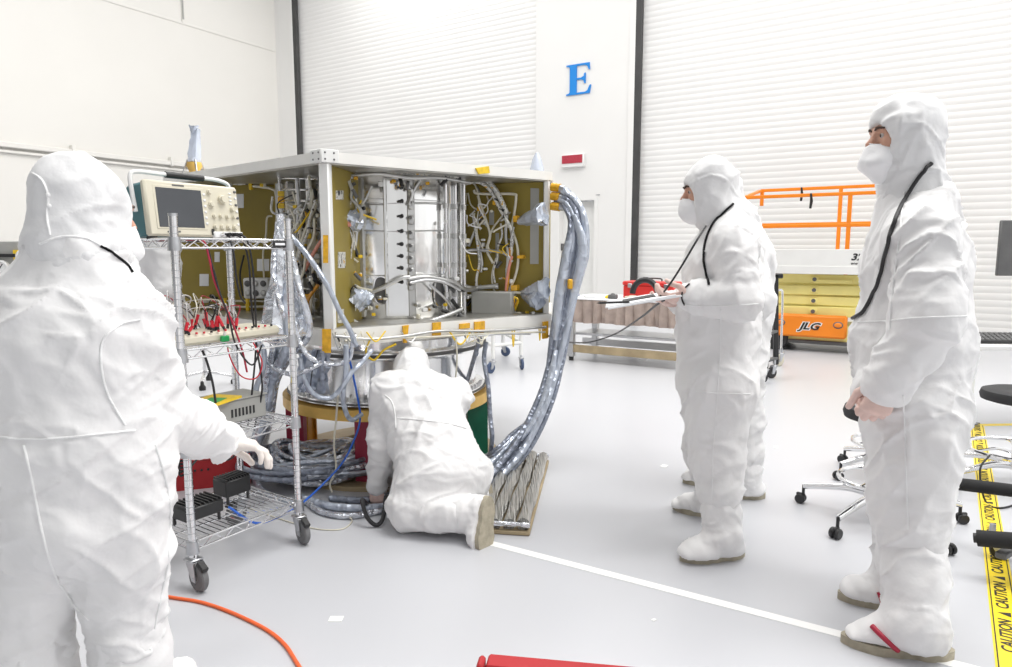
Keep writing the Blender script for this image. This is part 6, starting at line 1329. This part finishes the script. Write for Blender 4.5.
for s, t, z_ in ((ls(796, .95), 0.95, zt1), (ls(806.5), -0.08, zt2)): b = MB(); b.tube([lpt(s, t - .03, z_ + .02), lpt(s + .01, t - .03, z_ - .08), lpt(s, t - .03, z_ - .17)], [.012, .02, .016], 'black', 8); b.build('lanyard', lift)
# ---- black cart behind the standing pair
k0 = fl(766, 380); bk = thing('black_cart', k0 + V(.05, .1, 0), 'black framed cart with casters just right of the standing pair', 'cart')
for i, (px, y0, y1, Y, w_) in enumerate(((763, 330, 378, k0.y, .09), (775.5, 274, 372, k0.y + .25, .05))):
    a, c = at(px, y1, Y), at(px, y0, Y); b = MB(); a.z = .12; b.bar(a, c, w_, .05, 'black', ch=.008); b.build('upright', bk)
a = at(775, 276, k0.y + .25); b = MB(); b.box(a + V(.0, .2, 0), (.16, .45, .05), 'black', None, .01); b.build('top_bracket', bk)
for (y_, Y0, Y1) in ((335, k0.y, k0.y + .25), (362, k0.y, k0.y + .25)): b = MB(); b.bar(at(762, y_, Y0), at(776, y_ - 4, Y1), .05, .03, 'grey_dark', ch=.005); b.build('cross_bar', bk)
b = MB(); p = fl(782, 357); b.tube(curve([at(777, 291, p.y), at(781.5, 290, p.y), at(782.5, 296, p.y), at(782, 320, p.y), at(781, 350, p.y)], 6), .014, 'chrome', 8); b.build('handle', bk)
for P, r in ((fl(765, 383), .065), (fl(774, 378), .06), (fl(781, 366), .07)): caster(bk, P, .4, r, 'rubber' if r < .07 else 'cream', False, r * 2 + .04)
# ---- wheeled frame seen under the lower deck, and legs seen through the wire cart
def wheeled_frame(name, pxs, y_floor, top, lab, wheel_m):
    P = [fl(px, y) for px, y in zip(pxs, y_floor)]; root = thing(name, sum(P, Vector((0, 0, 0))) / len(P), lab, 'frame')
    for i, p in enumerate(P):
        b = MB(); b.cyl((p.x, p.y, .16), (p.x, p.y, top), .022, 'white_paint', 12); b.build('leg', root); caster(root, p, .8 + i, .06, wheel_m, False, .16)
    for i in range(len(P)):
        q, s = P[i], P[(i + 1) % len(P)]; b = MB(); b.cyl((q.x, q.y, .30), (s.x, s.y, .30), .02, 'white_paint', 10); b.cyl((q.x, q.y, top - .02), (s.x, s.y, top - .02), .02, 'white_paint', 10); b.build('rail', root)
    c = sum(P, Vector((0, 0, 0))) / len(P); b = MB(); b.prism([((p.x - c.x) * 1.05, (p.y - c.y) * 1.05) for p in P], .03, 'white_paint', (c.x, c.y, top)); b.build('top_plate', root); return root
wheeled_frame('wheeled_frame', (493, 521, 503, 472), (373, 369, 356, 358), .62, 'white tubular frame on dark casters seen under the right end of the lower deck', 'caster_blue')
sx = fl(206, 385); stn = thing('tripod_base', sx, 'chrome tripod base with black feet seen through the wire cart', 'tripod')
b = MB(); b.cyl((sx.x, sx.y, .10), (sx.x, sx.y, .75), .02, 'chrome', 12); b.build('column', stn); b = MB(); b.lathe([(.0, .76), (.16, .76), (.17, .80), (.15, .82), (0, .825)], 'white_plastic', (sx.x, sx.y, 0), n=28); b.build('seat', stn)
for k in range(4):
    a = .3 + PI / 2 * k; e = sx + V(math.cos(a), math.sin(a), 0) * .26; b = MB(); b.bar((sx.x, sx.y, .14), (e.x, e.y, .08), .03, .025, 'chrome', ch=.005); b.build('leg', stn); b = MB(); b.lathe([(.0, 0), (.03, 0), (.032, .03), (.018, .05), (.015, .08), (0, .085)], 'black', e, n=14); b.build('foot', stn)
# ---- equipment cabinet on the left, behind the person in the foreground
gc_ = at(14, 268, 7.6); cb = thing('gas_cabinet', V(gc_.x, gc_.y, 0), 'grey equipment cabinet with round gauges and a red base at the far left', 'cabinet'); ct = at(20, 241, 7.6).z
cr = Matrix.Identity(3); hw = 0.27 + .3
b = MB(); cxx = gc_.x - .3; b.box((cxx, 7.75, ct / 2 + .04), (hw * 2, .3, ct - .08), 'grey_box', None, .01); b.build('housing', cb)
b = MB(); b.box((cxx, 7.60, .50), (hw * 2.0, .06, ct - .42 - .42), 'red_tool', None, .01); b.build('base_panel', cb)
b = MB(); b.bar((cxx - hw + .02, 7.59, ct - .16), (cxx + hw - .22, 7.59, ct - .16), .05, .04, 'black', ch=.004); b.build('black_rail', cb)
b = MB(); b.bar((gc_.x + .05, 7.585, ct - .1), (gc_.x + .05, 7.585, ct - .42), .05, .03, 'kapton_y', up=(0, 1, 0)); b.build('yellow_strip', cb)
for dx, dz in ((-.12, -.30), (.15, -.18), (-.38, -.26)):
    b = MB(); b.lathe([(.085, 0), (.09, .05), (.075, .055), (.07, .045), (0, .045)], 'white_plastic', (gc_.x + dx, 7.60, ct + dz), (0, -1, 0), 24); g = b.build('gauge', cb); b = MB(); b.box((gc_.x + dx + .01, 7.552, ct + dz + .02), (.008, .006, .06), 'black', Matrix.Rotation(.6, 3, 'Y')); b.build('needle', g)
# ---- red perforated beam on the floor behind the cart
r0, r1 = fl(0, 511), fl(251, 484); rd = (r1 - r0).normalized(); rn = V(-rd.y, rd.x, 0); RL = (r1 - r0).length + .5; hb = at(180, 463, fl(180, 491).y).z
bm = thing('red_channel', (r0 + r1) / 2, 'long dark red steel channel with a row of holes on the floor beyond the cart', 'channel')
def rp_(s, t, z): p = r1 - rd * s + rn * t; return V(p.x, p.y, z)
Rr = frame(rd, (0, 0, 1)); b = MB(); b.box(rp_(RL / 2, 0.015, hb / 2), (RL, .012, hb), 'red', Rr); 
for z in (.006, hb - .006): b.box(rp_(RL / 2, 0.06, z), (RL, .10, .012), 'red', Rr)
b.box(rp_(.006, .06, hb / 2), (.012, .09, hb - .02), 'red', Rr); b.build('web', bm)
for k in range(34): b = MB(); c = rp_(.22 + .034 * k, .006, hb * .68); b.cyl(c, c - rn * .003, .007, 'black', 8); b.build('hole', bm)
b = MB(); c = rp_(.06, .004, hb * .6); b.box(c, (.03, .01, .03), 'black', Rr, .003); b.build('end_clip', bm)
# ---- bagged thruster and antenna on the top deck
tp_ = at(194, 160, 4.75); zt = Z_TT; bt = thing('bagged_nozzle', V(tp_.x, tp_.y, zt), 'upright nozzle under a frosted plastic bag on top of the spacecraft, left side', 'nozzle'); h_ = at(194, 126, 4.75).z - zt; kk = h_ / .36
bag('plastic_bag', V(tp_.x, tp_.y, zt + .12 * kk), V(.10, .05, 1), .22 * kk, .045 * kk, .028 * kk, 17, 'clear', bt); bag('bag_neck', V(tp_.x + .01, tp_.y, zt + .31 * kk), V(.0, .05, 1), .05 * kk, .012 * kk, .03 * kk, 18, 'clear', bt)
b = MB(); b.lathe([(.03 * kk, .02), (.035 * kk, .07 * kk), (.05 * kk, .10 * kk), (.045 * kk, .125 * kk), (0, .13 * kk)], 'gold', (tp_.x, tp_.y, zt), n=20); b.build('nozzle_base', bt)
for k in range(4): a = .6 + PI / 2 * k; b = MB(); b.tube([V(tp_.x + .04 * kk * math.cos(a), tp_.y + .04 * kk * math.sin(a), zt + .14 * kk), V(tp_.x + .09 * kk * math.cos(a), tp_.y + .09 * kk * math.sin(a), zt)], .006, 'steel', 6); b.build('strut', bt)
b = MB(); b.cyl((tp_.x, tp_.y, zt), (tp_.x, tp_.y, zt + .05), .02, 'black', 12); b.build('valve', bt)
q_ = at(537, 165, 4.45); fb = thing('film_cone', V(q_.x, q_.y, zt), 'small clear film cone on top of the spacecraft, right side', 'cover'); b = MB(); b.lathe([(.05, 0), (.045, .05), (.03, .11), (.012, .15), (0, .155)], 'clear', (q_.x, q_.y, zt), n=14); b.build('film', fb); b = MB(); b.ring(.05, .056, 0, .012, 'steel', (q_.x, q_.y, zt), n=20); b.build('rim', fb)
# ================================================================ right side: stools, padded bars, desk, tape
def stool(px, py, yaw, zs, lab, rs=.19, R=.34, ring=.22, zr=.21, first=None):
    c = fl(px, py); root = thing('lab_stool', c, lab, 'stool', 'black seated chrome stools')
    def q(x, y, z): return c + V(x, y, z)
    b = MB(); b.lathe([(.0, zs - .055), (rs * .8, zs - .055), (rs * .97, zs - .045), (rs, zs - .02), (rs * .96, zs + .005), (rs * .8, zs + .015), (rs * .4, zs + .006), (0, zs + .004)], 'rubber', c, n=40); b.build('seat', root)
    b = MB(); b.cyl(q(0, 0, .10), q(0, 0, .30), .027, 'chrome', 16); b.cyl(q(0, 0, .30), q(0, 0, zs - .05), .016, 'black', 14); b.box(q(0, 0, zs - .06), (.18, .14, .015), 'black', rotz(yaw), .004); b.build('gas_column', root)
    b = MB(); b.tube([q(ring * math.cos(a), ring * math.sin(a), zr) for a in np.linspace(0, 2 * PI, 40, endpoint=False)], .011, 'chrome', 8, closed=True)
    for k in range(3): a = yaw + 2 * PI * k / 3; b.tube(curve([q(.025 * math.cos(a), .025 * math.sin(a), zr - .015), q(ring * .5 * math.cos(a), ring * .5 * math.sin(a), zr + .012), q(ring * math.cos(a), ring * math.sin(a), zr)], 5), .008, 'chrome', 8)
    b.build('foot_ring', root)
    b = MB(); b.tube([q(.05, .03, zs - .065), q(.14 * math.cos(yaw + 2), .14 * math.sin(yaw + 2), zs - .07), q(.2 * math.cos(yaw + 2), .2 * math.sin(yaw + 2), zs - .075)], .006, 'black', 6); b.build('height_lever', root)
    for k in range(5):
        a = yaw + 2 * PI * k / 5; d = V(math.cos(a), math.sin(a), 0); P = curve([q(0, 0, .13) + d * .02, q(0, 0, .135) + d * R * .45, q(0, 0, .095) + d * R], 6); b = MB(); b.tube(P, [.024 - .009 * i / (len(P) - 1) for i in range(len(P))], 'chrome', 10); lg = b.build('base_leg', root)
        e = c + d * R; ax = V(-d.y, d.x, 0); ce = e + d * .012; b = MB()
        for s_ in (-1, 1): b.lathe([(.004, -.009), (.022, -.009), (.0255, -.005), (.0255, .005), (.022, .009), (.004, .009)], 'black', V(ce.x, ce.y, .0255) + ax * .014 * s_, ax, 18)
        b.cyl(V(e.x, e.y, .03), V(e.x, e.y, .10), .008, 'black', 8); b.box(V(ce.x, ce.y, .046), (.045, .016, .02), 'black', rotz(a), .005); b.build('twin_caster', lg)
    return root
stool(881, 521, math.radians(212), .565, 'black lab stool on a chrome star base directly behind the person at far right', .20, .37, .20)
stool(1014, 487, math.radians(185), .545, 'black lab stool on a chrome star base at the right edge beside the yellow tape', .20, .34, .25, .215)
stool(888, 478, math.radians(186), .40, 'chrome based stool farther back, its casters showing left of the person at far right', .17, .30, .2)
# low dolly with two foam padded bars
a1, a2 = at(951, 483, 2.95), at(1040, 494, 2.75); c1, c2 = at(977, 538, 2.62), at(1040, 543, 2.50)
dl = thing('padded_dolly', V(a2.x + .1, a2.y, 0), 'low dolly with two black foam padded bars at the right edge of the room', 'dolly')
for p, q, tip in ((a1, a2, True), (c1, c2, False)):
    d = (q - p).normalized(); b = MB(); b.cyl(p, q, .028 if tip else .033, 'foam', 20); fo = b.build('foam_grip', dl)
    b = MB(); b.cyl(p - d * (.05 if tip else .012), p + d * .02, .010, 'grey_dark', 12); b.cyl(p - d * .012, p + d * .004, .02, 'black', 14); b.build('bar_end', dl)
e1, e2 = V(a2.x, a2.y, a2.z), V(c2.x, c2.y, c2.z); b = MB(); b.bar(e1 + V(0, 0, .02), V(e1.x, e1.y, .13), .05, .05, 'grey_dark', ch=.006); b.bar(e2, V(e1.x, e1.y, .13), .05, .05, 'grey_dark', ch=.006); b.bar(V(e1.x, e1.y, .12), fl(1000, 556, .12), .04, .03, 'grey_dark', ch=.006); b.build('dolly_frame', dl)
p = fl(990, 557); caster(dl, p, 2.6, .042, 'black', True, .12); caster(dl, fl(1045, 560), 2.2, .042, 'black', False, .12); caster(dl, fl(1050, 540), 2.2, .042, 'black', False, .12)
cable('floor_cable', [at(990, 455, 3.5), at(980, 470, 3.45), fl(985, 500, .01), fl(1000, 508, .006), fl(1030, 500, .006)], .005, 'cord_black', 'black cable looping down beside the yellow tape at the right edge', 'cable')
# desk with keyboard and monitor
Yd = 4.7; e0, e1_ = at(974, 346, Yd), at(1060, 350, Yd); zd_ = e0.z; dk = thing('desk', V(e0.x + .5, Yd + .3, 0), 'white desk at the right edge holding the keyboard and monitor', 'desk')
b = MB(); b.box((e0.x + .62, Yd + .32, zd_ - .015), (1.35, .65, .03), 'white_plastic', None, .005); b.build('desktop', dk)
for dx in (.03, 1.2):
    for dy in (.05, .6): b = MB(); b.box((e0.x + dx, Yd + dy, (zd_ - .03) / 2), (.045, .045, zd_ - .03), 'white_paint', None, .005); b.build('leg', dk)
kc = at(1000, 341, Yd + .16); kb = thing('keyboard', V(kc.x, kc.y, zd_), 'black computer keyboard on the white desk at the right edge', 'keyboard'); kR = rotz(-.12) @ Matrix.Rotation(.28, 3, 'X')
b = MB(); b.box((kc.x + .05, kc.y, zd_ + .036), (.46, .16, .02), 'black', kR, .005); b.build('base', kb)
for r_ in range(5):
    for k in range(12): b = MB(); o = kR @ V(-.20 + .036 * k, -.06 + .029 * r_, .013); b.box(Vector((kc.x + .05, kc.y, zd_ + .036)) + o, (.029, .023, .012), 'grey_dark', kR, .003); b.build('key', kb)
pm = at(983, 335, Yd + .3); b = MB(); b.box((pm.x, pm.y, zd_ + .012), (.16, .12, .024), 'black', rotz(.5), .006); b.box((pm.x, pm.y, zd_ + .03), (.09, .07, .012), 'grey_dark', rotz(.5), .003); tag(b.build('control_pad', None, 40, origin=V(pm.x, pm.y, zd_)), 'small black control pad on the white desk, left of the keyboard', 'control pad')
m0, m1 = at(1005, 220, Yd + .35), at(1005, 276, Yd + .35); mh = m0.z - m1.z; mw = mh * 1.65; mo = thing('monitor', V(m0.x + mw / 2, Yd + .45, zd_), 'dark grey monitor cut off by the right edge, above the desk', 'monitor')
b = MB(); b.box((m0.x + mw / 2, Yd + .37, (m0.z + m1.z) / 2), (mw, .03, mh), 'grey_dark', rotz(-.08), .006); b.build('screen', mo); b = MB(); b.box((m0.x + mw / 2, Yd + .41, (m0.z + m1.z) / 2), (mw * .5, .06, mh * .5), 'black', rotz(-.08), .015); b.build('back_housing', mo)
b = MB(); b.bar((m0.x + mw / 2, Yd + .46, zd_ + .01), (m0.x + mw / 2, Yd + .46, (m0.z + m1.z) / 2), .06, .03, 'grey_dark', up=(0, 1, 0)); b.box((m0.x + mw / 2, Yd + .42, zd_ + .008), (.24, .18, .014), 'grey_dark', None, .005); b.build('stand', mo)
# caution tape on the floor
A0, A1 = fl(977, 425), fl(1008, 640); td2 = (A1 - A0).normalized(); A2 = A1 + td2 * .35; Wt = .088
tpz = thing('caution_tape', (A0 + A2) / 2, 'yellow caution tape with black lettering stuck along the floor at the right edge', 'tape')
b = floor_strip('t', [A0, A2], Wt, 'tape_yellow', .0012); b.build('tape_strip', tpz, 0)
tnn = V(-td2.y, td2.x, 0); L2 = (A2 - A0).length; up_ = -td2; rt = tnn if tnn.x > 0 else -tnn
b = MB()
for o in (-1, 1):
    c = (A0 + A2) / 2 + rt * o * Wt * .40; b.box((c.x, c.y, .0016), (L2, .004, .0006), 'ink', frame(td2, (0, 0, 1)))
b.build('border_line', tpz, 0)
k = 0; s = .10
while s < L2 - .08:
    c = A0 + td2 * s; x_ = -td2 if True else td2; y_ = V(0, 0, 1).cross(x_); o = text_mesh('CAUTION', .056, 'ink', V(c.x, c.y, .0022), x_, y_, 'lettering', tpz, 0, .0003, .001, .95); k += 1
    b = MB(); c2_ = A0 + td2 * (s - .165); b.prism([(-.018, -.02), (.018, -.02), (0, .02)], .0006, 'ink', (c2_.x, c2_.y, .0018), -td2, V(0, 0, 1).cross(-td2)); b.build('warning_mark', tpz, 0); s += .33
B0, B1 = fl(980, 425), fl(1050, 424); t2 = thing('caution_tape', (B0 + B1) / 2, 'short yellow tape branch crossing the floor behind the stool at right', 'tape'); b = floor_strip('t', [B0, B1], .06, 'tape_yellow', .001); b.build('tape_strip', t2, 0)
# orange cord and red case in the foreground
cable('extension_cord', [fl(x, y, .006) for x, y in ((120, 590), (150, 594), (176, 598), (200, 602), (225, 610), (250, 621), (270, 632), (285, 645), (295, 660), (304, 676), (312, 700))], .0068, 'orange_cord', 'orange extension cord curving across the floor at lower left', 'cord', k=8)
zc_ = .26; k1, k2 = fl(489, 652.5, zc_), fl(650, 667, zc_); kd = (k2 - k1).normalized(); kn_ = V(kd.y, -kd.x, 0); KL = (k2 - k1).length + .06; Rk = frame(kd, (0, 0, 1))
rc = thing('red_case', V((k1.x + k2.x) / 2, k1.y - .2, 0), 'ribbed red equipment case at the bottom edge of the picture', 'case')
def kp(s, t, z): p = k1 + kd * s + kn_ * t; return V(p.x, p.y, z)
b = MB(); b.box(kp(KL / 2, .16, zc_ / 2 - .01), (KL, .32, zc_ - .02), 'red', Rk, .012); b.build('body', rc)
b = MB(); b.prism([(0, 0), (0.04, .0), (.05, -.012), (.32, -.012), (.32, -.03), (0, -.03)][::-1], KL, 'red', kp(KL, 0, zc_), kn_, V(0, 0, 1)) if False else b.box(kp(KL / 2, .03, zc_ - .01), (KL, .06, .02), 'red', Rk, .006)
b.build('lid_edge', rc)
for i in range(26): b = MB(); b.box(kp(KL * (i + .5) / 26, .19, zc_ - .014), (KL / 52, .24, .014), 'red', Rk, .003); b.build('rib', rc)
b = MB(); b.box(kp(-.012, .05, zc_ - .02), (.018, .05, .06), 'red', Rk, .006); b.build('end_bracket', rc)
